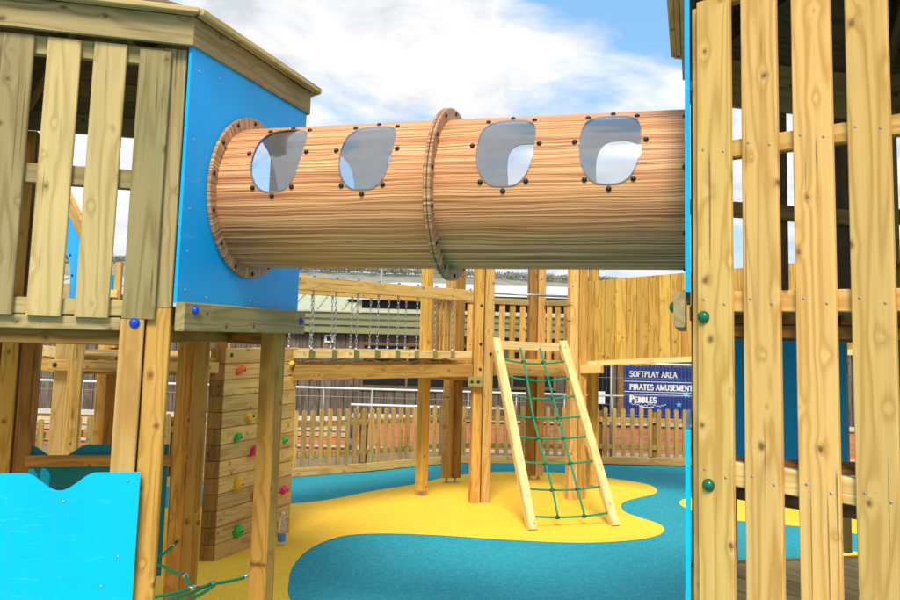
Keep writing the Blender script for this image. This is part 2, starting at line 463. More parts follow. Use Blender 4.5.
def hexplate(name, parent, corners, z0, z1, mat, boards=9, ang=PHI):
    """deck made of boards clipped to a hexagon"""
    mb = MB(); d = dr(ang); n = dr(ang + 90)
    us = [c.dot(n) for c in corners]; lo, hi = min(us), max(us)
    def cut(u):
        ts = []
        m = len(corners)
        for i in range(m):
            a, b = corners[i], corners[(i + 1) % m]; ua, ub = a.dot(n), b.dot(n)
            if (ua - u) * (ub - u) < 0:
                t = (u - ua) / (ub - ua); ts.append(a.lerp(b, t).dot(d))
        return (min(ts), max(ts)) if len(ts) > 1 else None
    w = (hi - lo) / boards
    for i in range(boards):
        u0, u1 = lo + i * w + .004, lo + (i + 1) * w - .004
        c0, c1 = cut(u0 + .002), cut(u1 - .002)
        if not c0 or not c1: continue
        P = [d * c0[0] + n * u0, d * c0[1] + n * u0, d * c1[1] + n * u1, d * c1[0] + n * u1]
        vs = [V((p.x, p.y, z0)) for p in P] + [V((p.x, p.y, z1)) for p in P]
        rx = random.random() * 50
        mb.add(vs, [(3, 2, 1, 0), (4, 5, 6, 7), (0, 1, 5, 4), (1, 2, 6, 5), (2, 3, 7, 6), (3, 0, 4, 7)], [V((v.dot(d) + rx, v.dot(n) + rx, v.z)) for v in vs])
    return mb.build(name, mat, parent)

tl = thing('play_tower', (CL.x, CL.y, 0), 'left timber play tower with a low wavy-topped cyan panel and blue bolt caps', 'play tower', 'timber play towers')
fL = Face(V0, PHI + 60, PHI + 150)        # slatted face, a<0 towards the left
fP = Face(V0, PHI, PHI + 90)              # blue panel face
# slats
for k in range(6):
    a1 = -.069 - k * .178
    if a1 < -1.1: break
    fL.one('slat', M['green'] if k in (0, 3, 4) else M['olive'], tl, a1 - .128, a1, -.022, 0, 1.733, 2.87 - (.0 if k else .01))
for z0, z1 in ((2.266, 2.348), (2.80, 2.878)):
    fL.one('rail', M['green'], tl, -1.08, -.104, -.064, -.024, z0, z1)
fL.one('rail', M['olive'], tl, -1.08, -.104, -.064, -.024, 1.740, 1.806)
fL.one('deck_beam', M['green'], tl, -1.08, -.205, -.062, -.026, 1.682, 1.735)
# corner posts
fL.one('post', M['tan'], tl, -.2, -.108, -.118, -.026 + .024, 0, 1.731)
fL.one('post', M['green'], tl, -.2, -.108, -.16, -.066, 1.735, 2.88)
fL.one('post', M['orange'], tl, -.1025, -.008, -.119, -.0245, 0, 1.78)
fL.one('post', M['green'], tl, -.1025, -.008, -.119, -.0245, 1.782, 2.88)
fP.one('post', M['orange'], tl, .965, 1.06, -.115, -.02, 0, 2.88)
for q, m in (((-1.622, 5.29), 'orange'), ((-1.519, 5.27), 'orange'), ((-2.725, 5.1), 'tan'), ((-2.615, 5.12), 'orange'), ((-2.505, 5.14), 'brown')):
    mb = MB(); mb.box((q[0], q[1], 1.44), (dr(PHI + 60), dr(PHI + 150), V((0, 0, 1))), (.0475, .0475, 1.44)); mb.build('post', M[m], tl)
for k in (3, 4):
    c = HL[k] + (CL - HL[k]).normalized() * .08
    mb = MB(); mb.box((c.x, c.y, 1.44), (dr(PHI), dr(PHI + 90), V((0, 0, 1))), (.0475, .0475, 1.44)); mb.build('post', M['tan'], tl)
# blue panel with the round tunnel opening
def hole_cell(P2, outer, hole, steps, mb, thick, nrm):
    pass
def holed_panel(face, a0, a1, z0, z1, hc, hr, o0, o1, mat, parent):
    n = 96; mb = MB(); inner = []; outer = []
    for k in range(n):
        t = 2 * PI * (k + .5) / n; ca, sa = math.cos(t), math.sin(t)
        inner.append((hc[0] + hr * ca, hc[1] + hr * sa))
        m = 1e9
        if ca > 1e-6: m = min(m, (a1 - hc[0]) / ca)
        if ca < -1e-6: m = min(m, (a0 - hc[0]) / ca)
        if sa > 1e-6: m = min(m, (z1 - hc[1]) / sa)
        if sa < -1e-6: m = min(m, (z0 - hc[1]) / sa)
        outer.append((hc[0] + m * ca, hc[1] + m * sa))
    # snap nearest samples to the corners
    for cx, cz in ((a0, z0), (a1, z0), (a0, z1), (a1, z1)):
        i = min(range(n), key=lambda i: (outer[i][0] - cx) ** 2 + (outer[i][1] - cz) ** 2); outer[i] = (cx, cz)
    vs = [face.p(a, o, z) for o in (o0, o1) for ls in (inner, outer) for a, z in ls]
    fs = []
    for k in range(n):
        j = (k + 1) % n
        fs += [(k, j, n + j, n + k), (2 * n + k, 3 * n + k, 3 * n + j, 2 * n + j), (k, 2 * n + k, 2 * n + j, j), (n + k, n + j, 3 * n + j, 3 * n + k)]
    mb.add(vs, fs); return mb.build('blue_panel', mat, parent)
pb = holed_panel(fP, 0, 1.11, 1.802, 2.90, (.55, 2.325), .325, 0, .015, M['blue'], tl)
bolts(fP, pb, [(.06, 2.80), (.22, 2.82), (.6, 2.84), (.93, 2.84), (.055, 2.5), (.055, 2.2), (.055, 1.86), (.22, 1.835), (.6, 1.84), (1.05, 1.84), (1.06, 2.3), (1.06, 2.75), (.055, 2.02)], ME_screw, 'screw', .016)
pbm = fP.one('panel_beam', M['green'], tl, -.004, 1.112, .0155, .060, 1.688, 1.806)
bolts(fP, pbm, [(.07, 1.775), (1.065, 1.755)], ME_blue, 'bolt_cap', .062)
fL_b = inst('bolt_cap', ME_blue, tl, fL.p(-.145, .0, 1.715), zto(fL.n))
# deck and joists
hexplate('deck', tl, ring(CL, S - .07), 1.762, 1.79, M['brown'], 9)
for k in range(6):
    r2 = ring(CL, S - .10); A, B = r2[k], r2[(k + 1) % 6]
    jz, jw = (1.735, .05) if k == 1 else (1.69, .135)
    mb = MB(); mb.beam(A.lerp(B, .06) + V((0, 0, jz)), A.lerp(B, .94) + V((0, 0, jz)), jw, .04); mb.build('joist', M['brown'], tl)
for t in (-.45, 0, .45):
    c = CL + dr(PHI + 90) * t
    mb = MB(); mb.beam(c - dr(PHI) * .72 + V((0, 0, 1.69)), c + dr(PHI) * .72 + V((0, 0, 1.69)), .13, .045); mb.build('joist', M['orange'] if t else M['brown'], tl)
# back faces: rails
for k in (0, 3, 4):
    A, B = HL[k], HL[(k + 1) % 6]
    ins = (CL - (A + B) / 2).normalized() * .05
    for z in ((1.84,) if k == 0 else (1.84, 2.85)):
        mb = MB(); mb.beam(A + ins + V((0, 0, z)), B + ins + V((0, 0, z)), .085, .04); mb.build('rail', M['green'], tl)
roof(tl, CL, S, 2.890, M['green'], M['olive'], .032)
# low wavy panels
def wavy(face, a0, a1, z0, zt, dips, o0, o1, mat, parent, dep=.068, hw=.13):
    mb = MB(); n = 60; pts = [(a0, z0), (a1, z0)]
    for i in range(n + 1):
        a = a1 + (a0 - a1) * i / n; z = zt
        for d in dips:
            u = abs(a - d) / hw
            if u < 1: z = zt - dep * (.5 + .5 * math.cos(PI * u))
        pts.append((a, z))
    face.prism(mb, pts, o0, o1); return mb.build('wavy_panel', mat, parent)
wp = wavy(fL, -1.03, -.083, .16, 1.124, [-.377, -.80], 0, .014, M['cyan'], tl)
bolts(fL, wp, [(-.60, 1.02), (-.36, 1.015), (-.13, 1.09), (-.145, .80), (-.2, .69), (-.6, .69), (-.95, 1.02)], ME_screw, 'screw', .015)
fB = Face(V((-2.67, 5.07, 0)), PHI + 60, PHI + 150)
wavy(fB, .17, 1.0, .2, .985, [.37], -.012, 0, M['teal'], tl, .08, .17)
fB.one('rail', M['orange'], tl, .2, 1.02, .002, .045, .86, .925)
for a in (.285, .35):
    mb = MB(); mb.prism([fB.p(a + x, .22, z) for x, z in ((-.024, .6), (.026, .6), (.026, .845), (.0, .88), (-.018, .88), (-.024, .86))], fB.n, .014); mb.build('seat_tab', M['cyan'], tl)

# ================================================================== play tower, right
R0 = V((.806, 2.897, 0)); CR = R0 + dr(PHI + 60) * S
HR = ring(CR, S)
tr = thing('play_tower', (CR.x, CR.y, 0), 'right play tower with full-height pale planks and green bolt caps', 'play tower', 'timber play towers')
fR = Face(R0, PHI + 120, PHI + 210)
fQ = Face(R0, PHI, PHI - 90)
for i, (a0, a1) in enumerate(((.053, .177), (.217, .338), (.389, .511), (.556, .677), (.727, .85), (.9, 1.02))):
    fR.one('slat', M['pale2'] if 'pale2' in M else M['tan'], tr, a0, a1, -.0225, 0, .04, 2.89)
fR.one('post', M['tan'], tr, .020, .112, -.118, -.026, 0, 2.88)
for z0, z1 in ((2.322, 2.384), (1.803, 1.872), (2.87, 2.955)):
    fR.one('rail', M['tan'], tr, .115, 1.10, -.068, -.0245, z0, z1)
sb = fR.one('shelf_beam', M['pale'], tr, .115, 1.10, -.068, -.0245, 1.238, 1.316)
fR.one('shadow_joist', M['roofin'], tr, .13, 1.08, -.13, -.075, 1.19, 1.25)  # dark strip coloured as the shadow band beneath the shelf beam
mb = MB(); P = [fR.p(.15, -.07, 1.318), fR.p(1.0, -.07, 1.318), V((1.95, 2.62, 1.318)), V((1.7, 2.76, 1.318)), V((1.0, 2.80, 1.318))]
mb.prism(P, V((0, 0, 1)), .012); mb.build('shelf', M['brown'], tr)
bolts(fR, tr, [(.078, 1.785), (.093, 1.236)], ME_green, 'bolt_cap', .004)
scr = []
for a0, a1 in ((.053, .177), (.217, .338), (.389, .511), (.556, .677)):
    for z in (2.35, 1.835, 1.275): scr += [(a0 + .025, z + .008), (a1 - .025, z - .008)]
bolts(fR, tr, scr, ME_wscrew, 'screw', -.0005)
pr_ = holed_panel(fQ, .0, 1.11, 1.872, 2.95, (.555, 2.335), .325, -.024, -.007, M['blue'], tr)
qb = fQ.one('panel_beam', M['green'], tr, -.004, 1.112, -.0065, .032, 1.750, 1.871)
bolts(fQ, qb, [(.07, 1.82), (1.04, 1.82)], ME_green, 'bolt_cap', .034)
mb = MB(); fQ.prism(mb, [(.0, .12), (1.1, .12), (1.1, 1.39), (.05, 1.39), (.015, 1.405), (.0, 1.40)], -.022, -.006); mb.build('low_panel', M['cyan'], tr)
# other corners and back
for k in range(6):
    c = HR[k] + (CR - HR[k]).normalized() * .085
    if (HR[k] - R0).length < .1: continue
    mb = MB(); mb.box((c.x, c.y, 1.44), (dr(PHI), dr(PHI + 90), V((0, 0, 1))), (.0475, .0475, 1.44)); mb.build('post', M['green'], tr)
R5 = R0 + dr(PHI) * S; fK = Face(R5, PHI + 60, PHI + 150)      # back-left face
fK.one('blue_panel', M['blue'], tr, .12, .885, -.03, -.015, 1.05, 1.80, label='blue panel in shade at the back')
for z0, z1 in ((2.31, 2.385), (1.80, 1.872), (2.86, 2.975)):
    fK.one('rail', M['green'], tr, .05, 1.06, -.05, -.012, z0, z1)
for a0, a1 in ((.185, .262), (.50, .60), (.725, .79), (.865, .98)):
    fK.one('slat', M['roofin'], tr, a0, a1, -.115, -.052, 1.87, 2.88)  # dark wood puts the tower's interior shade into these back uprights
fK.one('ladder_side', M['pale'], tr, .892, .93, -.12, -.052, .70, 1.76)
fK.one('post', M['brown'], tr, .235, .29, -.09, -.035, .6, 1.80)
R1p = R5 + dr(PHI + 60) * S; fK2 = Face(R1p, PHI + 120, PHI + 30)
for z0, z1 in ((2.31, 2.385), (1.80, 1.872), (2.86, 2.975)):
    fK2.one('rail', M['green'], tr, .05, 1.06, -.05, -.012, z0, z1)
for k in range(5):
    fK2.one('slat', M['tan'], tr, .1 + k * .19, .22 + k * .19, -.012, .01, 1.75, 2.88)
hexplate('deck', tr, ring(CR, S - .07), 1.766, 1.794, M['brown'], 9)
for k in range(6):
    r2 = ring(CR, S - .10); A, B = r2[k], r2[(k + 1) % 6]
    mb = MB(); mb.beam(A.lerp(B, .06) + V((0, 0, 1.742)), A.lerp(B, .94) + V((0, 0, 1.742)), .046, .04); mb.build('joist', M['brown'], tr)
FLZ = .70
hexplate('floor', tr, ring(CR, S - .03), FLZ - .03, FLZ, M['pale'], 13, PHI + 135)
for k in range(6):
    r2 = ring(CR, S - .02); A, B = r2[k], r2[(k + 1) % 6]
    if k in (2, 3): continue
    mb = MB(); mb.beam(A + V((0, 0, FLZ - .055)), B + V((0, 0, FLZ - .055)), .12, .035); mb.build('floor_beam', M['tan'], tr)
roof(tr, CR, S, 2.962, M['olive'], M['olive'], .012)
# small box column on the back right seen between planks
mb = MB(); mb.box((2.02, 3.92, 1.15), (dr(PHI + 60), dr(PHI + 150), V((0, 0, 1))), (.04, .03, .55)); mb.build('ladder_side', M['pale'], tr)

# ================================================================== crawl tunnel
TC = V0 + dr(PHI) * .55 + V((0, 0, 2.325)) + dr(PHI + 90) * .0
AX = dr(PHI + 90); NF = dr(PHI + 180)      # axis to the right, outward to the camera side
TL = 2.04; TR = .331
tt = thing('crawl_tunnel', (TC + AX * 1.02).to_tuple(), 'woodgrain patterned crawl tunnel with clear windows spanning between the two tall towers', 'play tunnel')
def tp(a, th, r):
    return TC + AX * a + NF * (r * math.cos(th)) + V((0, 0, r * math.sin(th)))
def superel(t, hw, hh, n=3.0):
    c, s_ = math.cos(t), math.sin(t)
    return hw * math.copysign(abs(c) ** (2 / n), c), hh * math.copysign(abs(s_) ** (2 / n), s_)
HW = .118
def win_out(t, hh):
    x, y = superel(t, HW, hh, 3.3)
    x *= 1 - (.2 if y < 0 else .13) * (y / hh) ** 2
    return x, y
def sector(mb, a0, a1, t0, t1, r, na, nt_):
    vs = []; gr = []; fs = []
    for i in range(na + 1):
        for j in range(nt_ + 1):
            a = a0 + (a1 - a0) * i / na; t = t0 + (t1 - t0) * j / nt_
            vs.append(tp(a, t, r)); gr.append(V((a, t * TR, 0)))
    for i in range(na):
        for j in range(nt_):
            k = i * (nt_ + 1) + j; fs.append((k, k + 1, k + nt_ + 2, k + nt_ + 1))
    mb.add(vs, fs, gr, rn=.5, smooth=True)
def wcell(mb, a0, a1, t0, t1, ac, tc, hh, r):
    n = 72; rings = 6; vs = []; gr = []; fs = []
    inner = []; outer = []
    for k in range(n):
        t = 2 * PI * (k + .5) / n
        x, y = win_out(t, hh); inner.append((ac + x, tc + y / r))
    for k in range(n):
        dx, dy = inner[k][0] - ac, (inner[k][1] - tc)
        m = 1e9
        if dx > 1e-9: m = min(m, (a1 - ac) / dx)
        if dx < -1e-9: m = min(m, (a0 - ac) / dx)
        if dy > 1e-9: m = min(m, (t1 - tc) / dy)
        if dy < -1e-9: m = min(m, (t0 - tc) / dy)
        outer.append((ac + dx * m, tc + dy * m))
    for cx, cz in ((a0, t0), (a1, t0), (a0, t1), (a1, t1)):
        i = min(range(n), key=lambda i: (outer[i][0] - cx) ** 2 + ((outer[i][1] - cz) * r) ** 2); outer[i] = (cx, cz)
    for q in range(rings + 1):
        u = q / rings
        for k in range(n):
            a = inner[k][0] * (1 - u) + outer[k][0] * u; t = inner[k][1] * (1 - u) + outer[k][1] * u
            vs.append(tp(a, t, r)); gr.append(V((a, t * TR, 0)))
    for q in range(rings):
        for k in range(n):
            j = (k + 1) % n; fs.append((q * n + k, q * n + j, (q + 1) * n + j, (q + 1) * n + k))
    mb.add(vs, fs, gr, rn=.5, smooth=True)
FT = (R(-16), R(70), R(27)); BT = (R(112), R(196), R(180 - 23))
HHf = TR * R(31.5); HHb = TR * R(31)
cols = [(0, .52, .305), (.52, 1.02, .722)]
for sec in (0, 1):
    o0 = sec * 1.02
    sh = MB(); ln = MB()
    for mbb, r in ((sh, TR), (ln, TR - .009)):
        for (a0, a1, ac) in cols:
            a0 += o0; a1 += o0; ac += o0
            wcell(mbb, a0, a1, FT[0], FT[1], ac, FT[2], HHf, r)
            wcell(mbb, a0, a1, BT[0], BT[1], ac, BT[2], HHb, r)
        sector(mbb, o0, o0 + 1.02, FT[1], BT[0], r, 8, 14)
        sector(mbb, o0, o0 + 1.02, BT[1], FT[0] + 2 * PI, r, 8, 34)
    bod = sh.build('tunnel_section', M['tunnel'], tt)
    ln.build('lining', M['lining'], bod)
    rims = MB()
    for (a0, a1, ac) in cols:
        for tc, hh in ((FT[2], HHf), (BT[2], HHb)):
            n = 60; vs = []; fs = []
            for k in range(n):
                x, y = win_out(2 * PI * k / n, hh)
                for r in (TR - .009, TR + .0005): vs.append(tp(ac + o0 + x, tc + y / TR, r))
            fs = [(2 * k, 2 * k + 1, 2 * ((k + 1) % n) + 1, 2 * ((k + 1) % n)) for k in range(n)]
            rims.add(vs, fs, rn=.5)
    rims.build('window_edge', M['black'], bod)
    for (a0, a1, ac) in cols:
        for side, (tc, hh) in enumerate(((FT[2], HHf), (BT[2], HHb))):
            mb = MB(); n = 48; rr = 6; vs = [tp(ac + o0, tc, TR + .005)]; fs = []
            for q in range(1, rr + 1):
                for k in range(n):
                    x, y = win_out(2 * PI * k / n, hh); u = q / rr * 1.035
                    vs.append(tp(ac + o0 + x * u, tc + y / TR * u, TR + .0018 + .004 * (1 - (u / 1.035) ** 2)))
            for k in range(n): fs.append((0, 1 + k, 1 + (k + 1) % n))
            for q in range(rr - 1):
                for k in range(n): fs.append((1 + q * n + k, 1 + (q + 1) * n + k, 1 + (q + 1) * n + (k + 1) % n, 1 + q * n + (k + 1) % n))
            mb.add(vs, fs, smooth=True)
            w = mb.build('window', M['glass'], tt)
            for k in range(8):
                t = 2 * PI * k / 8 + PI / 2
                x, y = win_out(t, hh); l = math.hypot(x, y); g = (l + .02) / l
                th = tc + y * g / TR; nr = NF * math.cos(th) + V((0, 0, math.sin(th)))
                inst('bolt', ME_black, w, tp(ac + o0 + x * g, th, TR + .003), zto(nr))
def flange(a0, a1, ro, nb, parent, sides):
    mb = MB(); n = 96; vs = []; gr = []; fs = []
    prof = [(a0, TR + .0005), (a0, ro - .004), (a0 + .004, ro), (a1 - .004, ro), (a1, ro - .004), (a1, TR + .0005)]
    # woodgrain print stays horizontal across the flat ring: it crosses the rim
    for k in range(n):
        t = 2 * PI * k / n
        for a, r in prof:
            vs.append(tp(a, t, r)); gr.append(V((r * 1.3 + a, t * TR, 0)))
    m = len(prof)
    for k in range(n):
        j = (k + 1) % n
        for q in range(m - 1): fs.append((k * m + q, k * m + q + 1, j * m + q + 1, j * m + q))
    # unwrap seam: own verts
    mb.add(vs, fs, gr, rn=.5)
    fl = mb.build('flange', M['flange'], parent)
    rb = (TR + ro) / 2 + .004
    for k in range(nb):
        t = 2 * PI * (k + .35) / nb
        for a, s_ in sides: inst('bolt', ME_black, fl, tp(a, t, rb), zto(AX * s_))
flange(.0155, .034, .384, 14, tt, [(.035, 1)])
flange(1.005, 1.0185, .384, 14, tt, [(1.004, -1)])
flange(1.0215, 1.035, .384, 14, tt, [(1.036, 1)])
for k in range(8):
    t = 2 * PI * (k + .12) / 8
    inst('bolt', ME_black, tt, tp(2.026, t, TR + .006), zto(NF * math.cos(t) + V((0, 0, math.sin(t)))))

# ================================================================== platform behind left with climbing wall
Q0 = V((-1.70, 6.36, 0)); CQ = Q0 + dr(PHI - 60) * S; HQ = ring(CQ, S)
tq = thing('play_platform', (CQ.x, CQ.y, 0), 'timber platform with gabled blue end seen through and under the left tower', 'play platform')
for c, m in ((Q0 + V((-.03, .16, 0)), 'brown'), (V((-2.78, 6.17, 0)), 'pale'), (V((-2.66, 6.12, 0)), 'tan'), (V((-3.22, 8.0, 0)), 'tan'), (V((-3.12, 7.98, 0)), 'brown'), (V((-3.02, 8.02, 0)), 'orange'), (HQ[0] + V((.03, -.08, 0)), 'tan'), (HQ[4] + V((.1, .05, 0)), 'tan'), (HQ[1] + V((-.06, -.09, 0)), 'tan')):
    top = 1.60 if m in ('brown',) and c.y < 7 else 2.0
    mb = MB(); mb.box((c.x, c.y, top / 2), (dr(PHI + 60), dr(PHI + 150), V((0, 0, 1))), (.0475, .0475, top / 2)); mb.build('post', M[m], tq)
fQ1 = Face(Q0, PHI + 60, PHI + 150)
b_ = fQ1.one('deck_beam', M['tan'], tq, -1.17, .0, .0, .045, 1.375, 1.452)
bolts(fQ1, b_, [(-1.125, 1.415)], ME_blackb, 'bolt', .047)
hexplate('deck', tq, ring(CQ, S - .05), 1.455, 1.485, M['orange'], 9)
for k in range(6):
    r2 = ring(CQ, S - .07); A, B = r2[k], r2[(k + 1) % 6]
    mb = MB(); mb.beam(A.lerp(B, .08) + V((0, 0, 1.40)), A.lerp(B, .92) + V((0, 0, 1.40)), .10, .04); mb.build('joist', M['orange'], tq)
# gabled blue end on the left face
fG = Face(HQ[3], PHI + 0, PHI - 90)
G5 = V((-3.53, 6.95, 0)); G1 = V((-2.77, 6.14, 0)); gd = (G1 - G5)
fG = Face(G5, math.degrees(math.atan2(gd.x, gd.y)), math.degrees(math.atan2(gd.x, gd.y)) + 90)
gl = gd.length; mid = gl / 2
mb = MB(); hx = gl - .25; outl = [(0.02, 1.50), (gl + .04, 1.50), (gl + .04, 2.32), (mid, 3.02), (.02, 2.32)]
hol = [(hx + .28 * math.cos(t), 2.0 + .28 * math.sin(t)) for t in [PI * k / 20 for k in range(21)]]
ax_, ay_ = .705, 2.86
pts_r = [(hx, 2.742), (gl + .3, 2.40), (gl + .3, 1.64), (hx + .28, 1.64)] + [(x, z) for x, z in hol[:11]]
pts_l = [(hx, 2.742)] + [(x, z) for x, z in hol[10:]] + [(hx - .28, 1.64), (.02, 1.64), (.02, 2.34), (ax_, ay_)]
fG.prism(mb, pts_r, -.015, 0); fG.prism(mb, pts_l, -.015, 0)
gp = mb.build('gable_panel', M['blue'], tq)
bolts(fG, gp, [(hx + .325 * math.cos(R(t)), 2.0 + .325 * math.sin(R(t))) for t in (10, 40, 70, 110, 140, 170)], ME_black, 'bolt', .003)
for sgn in (-1, 1):
    mb = MB(); mb.beam(fG.p(ax_, .016, 2.87), fG.p(ax_ + sgn * .8, .016, 2.87 - .61), .11, .03); mb.build('barge_board', M['tan'], tq)
# slender post and scrap of panel on the rear corner
mb = MB(); mb.box((-3.19, 7.93, 1.94), (V((1, 0, 0)), V((0, 1, 0)), V((0, 0, 1))), (.035, .012, .24)); mb.build('rear_panel', M['blue'], tq)
mb = MB(); mb.box((-3.10, 7.9, 1.9), (V((1, 0, 0)), V((0, 1, 0)), V((0, 0, 1))), (.03, .03, .40)); mb.build('rail_post', M['tan'], tq)
mb = MB(); mb.beam((-3.3, 7.91, 2.0), (-3.08, 7.86, 2.0), .07, .03); mb.build('rail', M['tan'], tq)
mb = MB(); mb.beam((-3.45, 6.98, 1.50), (-2.80, 6.14 + .0, 1.50), .075, .04); mb.build('rail', M['pale'], tq)

W0 = V((-1.664, 6.408, 0)); fW = Face(W0, 21, 111)
cw = thing('climbing_wall', (W0.x, W0.y, 0), 'timber board climbing wall with bright coloured resin holds standing on the yellow rubber', 'climbing wall')
mb = MB()
for k in range(13):
    fW.box(mb, 0, 1.03, -.04, 0, .002 + k * .12, .118 + k * .12, .005)
mb.build('board_face', M['tan'], cw)
for a in (.045, .985): fW.one('frame_post', M['brown'], cw, a - .045, a + .045, -.135, -.042, 0, 1.55)
# stacked packing boards on the side of the wall
mb = MB()
for k in range(13): mb.box(W0 + V((-.062, .02, .06 + k * .12)), (V((1, .1, 0)).normalized(), V((-.1, 1, 0)).normalized(), V((0, 0, 1))), (.052, .03, .058))
mb.build('side_boards', M['brown'], cw)  # dark brown puts the shade beneath the left tower into the colour
bolts(fW, cw, [(.072, 1.507), (.975, 1.496)], ME_blackb, 'bolt', .002)
def hold(c, a, z, r, sx, sz, rot):
    mb = MB(); nv, nu = 9, 14; vs = []; fs = []
    sd = random.random() * 30
    for i in range(nv + 1):
        ph = PI / 2 * i / nv
        for k in range(nu):
            t = 2 * PI * k / nu
            rr = r * (1 + .35 * noise.noise(V((math.cos(t) * 1.3 + sd, math.sin(t) * 1.3, i * .22))))
            x = rr * sx * math.cos(t) * math.cos(ph); y = rr * sz * math.sin(t) * math.cos(ph) * (1.15 if math.sin(t) > 0 else .85)
            h = r * .85 * math.sin(ph) + (.25 * r * math.sin(ph) if True else 0)
            y += h * .35
            xr = x * math.cos(rot) - y * math.sin(rot); yr = x * math.sin(rot) + y * math.cos(rot)
            vs.append(fW.p(a + xr, h, z + yr))
    for i in range(nv):
        for k in range(nu): fs.append((i * nu + k, i * nu + (k + 1) % nu, (i + 1) * nu + (k + 1) % nu, (i + 1) * nu + k))
    mb.add(vs, fs, smooth=True)
    o = mb.build('climbing_hold', M['h_' + c], cw, label=c + ' climbing hold')
    inst('bolt', ME_black, o, fW.p(a + r * .15, r * 1.02, z + r * .2), zto(fW.n))
for c, a, z, r, sx, sz, rot in (('orange', .192, 1.383, .042, 1.5, .8, .3), ('pink', .524, 1.285, .042, .9, 1.2, -.3), ('yellow', .345, 1.021, .04, 1.15, 1.0, 3.1), ('green', .199, .873, .036, 1.4, .8, .3),
                               ('pink', .439, .748, .045, 1.3, .9, .4), ('yellow', .232, .516, .045, 1.0, 1.3, -.3), ('orange', .479, .394, .048, .9, 1.2, .1), ('green', .266, .16, .045, 1.25, 1.0, .2),
                               ('green', .878, .78, .028, .8, 1.1, 0), ('pink', .90, .367, .038, 1.2, 1, .3), ('yellow', .93, 1.413, .03, 1, 1, 0)):
    hold(c, a, z, r, sx, sz, rot)

# bottle
bt, nt, b = newmat('clear_bottle'); b.inputs['Base Color'].default_value = (.85, .88, .9, 1); b.inputs['Roughness'].default_value = .12
b.inputs['Transmission Weight'].default_value = .75; b.inputs['IOR'].default_value = 1.2
bc = V((-1.275, 6.93, .006))
bo = thing('water_bottle', bc.to_tuple(), 'clear plastic water bottle with a blue label on the ground by the climbing wall', 'bottle')
mb = MB(); mb.tube([bc + V((0, 0, z)) for z in (0, .006, .02, .09, .10, .15, .18, .205, .235, .24)], .03, 18, taper=[.026, .03, .031, .031, .029, .031, .029, .02, .013, .013]); mb.build('body', bt, bo)
mb = MB(); mb.tube([bc + V((0, 0, z)) for z in (.03, .085)], .0318, 18, cap=False); mb.build('label_band', plain('label_blue', (.05, .25, .62), .5), bo)
mb = MB(); mb.tube([bc + V((0, 0, z)) for z in (.238, .256)], .0155, 14); mb.build('cap', M['white'], bo)

# ================================================================== rope net under left tower
tn = thing('rope_net', (-1.15, 4.42, 0), 'low green rope net strung between posts under the left tower', 'rope net')
def rope(name, pts, r, parent, sag=0):
    A = [V(p) for p in pts]; out = []
    for i in range(len(A) - 1):
        for k in range(8):
            t = k / 8; p = A[i].lerp(A[i + 1], t); p.z -= sag * 4 * t * (1 - t); out.append(p)
    out.append(A[-1]); mb = MB(); mb.tube(out, r, 8); return mb.build(name, M['rope'], parent)
def netpt(x, y, z=.42): return V((x, y, z))
nA, nB, nC = netpt(-.985, 4.60), netpt(-1.151, 4.42), netpt(-1.227, 4.345)
ferr = []
for pts in ([nA, nB], [nB, nC], [nC, netpt(-1.344, 4.205), netpt(-1.6, 3.95)], [nC, netpt(-1.33, 4.55), netpt(-1.507, 4.718), netpt(-1.8, 4.98)], [netpt(-1.597, 5.25), netpt(-1.579, 4.939), netpt(-1.75, 4.6)],
            [nB + V((0, 0, .006)), netpt(-1.255, 4.19), netpt(-1.5, 3.75)], [nB + V((.01, 0, -.005)), netpt(-1.19, 4.16), netpt(-1.32, 3.7)], [netpt(-1.6, 3.95), netpt(-1.75, 4.6), netpt(-1.8, 4.98)]):
    o = rope('rope', pts, .0085, tn, .006)
for p, d in ((nA.lerp(nB, .16), nB - nA), (nB, V((.3, 1, 0))), (nC, nB - nC), (netpt(-1.33, 4.55), V((-.5, .6, 0))), (netpt(-1.589, 5.15), V((0, 1, 0)))):
    mb = MB(); d = d.normalized(); mb.tube([p - d * .02, p + d * .02], .0125, 10); mb.build('ferrule', M['steel'], tn)

# ================================================================== chain bridge
B0 = V((-1.31, 7.25, 0)); fC = Face(B0, 45.73, 135.73)
tb = thing('chain_bridge', fC.p(1.1, -.36, 0).to_tuple(), 'timber plank bridge hung on steel chains between climbing wall and back platform', 'bridge')
BW = -.72
for o in (0, BW):
    rl = fC.one('top_rail', M['tan'], tb, -.02, 2.19, o - .045, o, 2.06, 2.176)
    for k in range(9):
        inst('bolt_cap', ME_bluesm, rl, fC.p(.199 + .246 * k, o - .02, 2.182))
    fC.one('side_beam', M['tan' if o else 'orange'], tb, .03, 2.21, o - .05, o, 1.282, 1.410)
for k in range(8):
    a = .199 + .246 * k
    fC.one('bearer', M['end'], tb, a - .034, a + .034, BW + .01, -.012, 1.468, 1.538)
for k in range(9):
    a0 = .03 if k == 0 else .199 + .246 * (k - 1) + .036
    a1 = .199 + .246 * k - .036 if k < 8 else 2.19
    for o in (-.0, BW + .05):
        fC.one('edge_board', M['pale'], tb, a0, a1, o - .045, o, 1.468, 1.540)
    mb = MB()
    for j in range(4):
        fC.box(mb, a0, a1, -.20 - j * .145, -.065 - j * .145, 1.505, 1.538)
    mb.build('tread', M['tan'], tb)
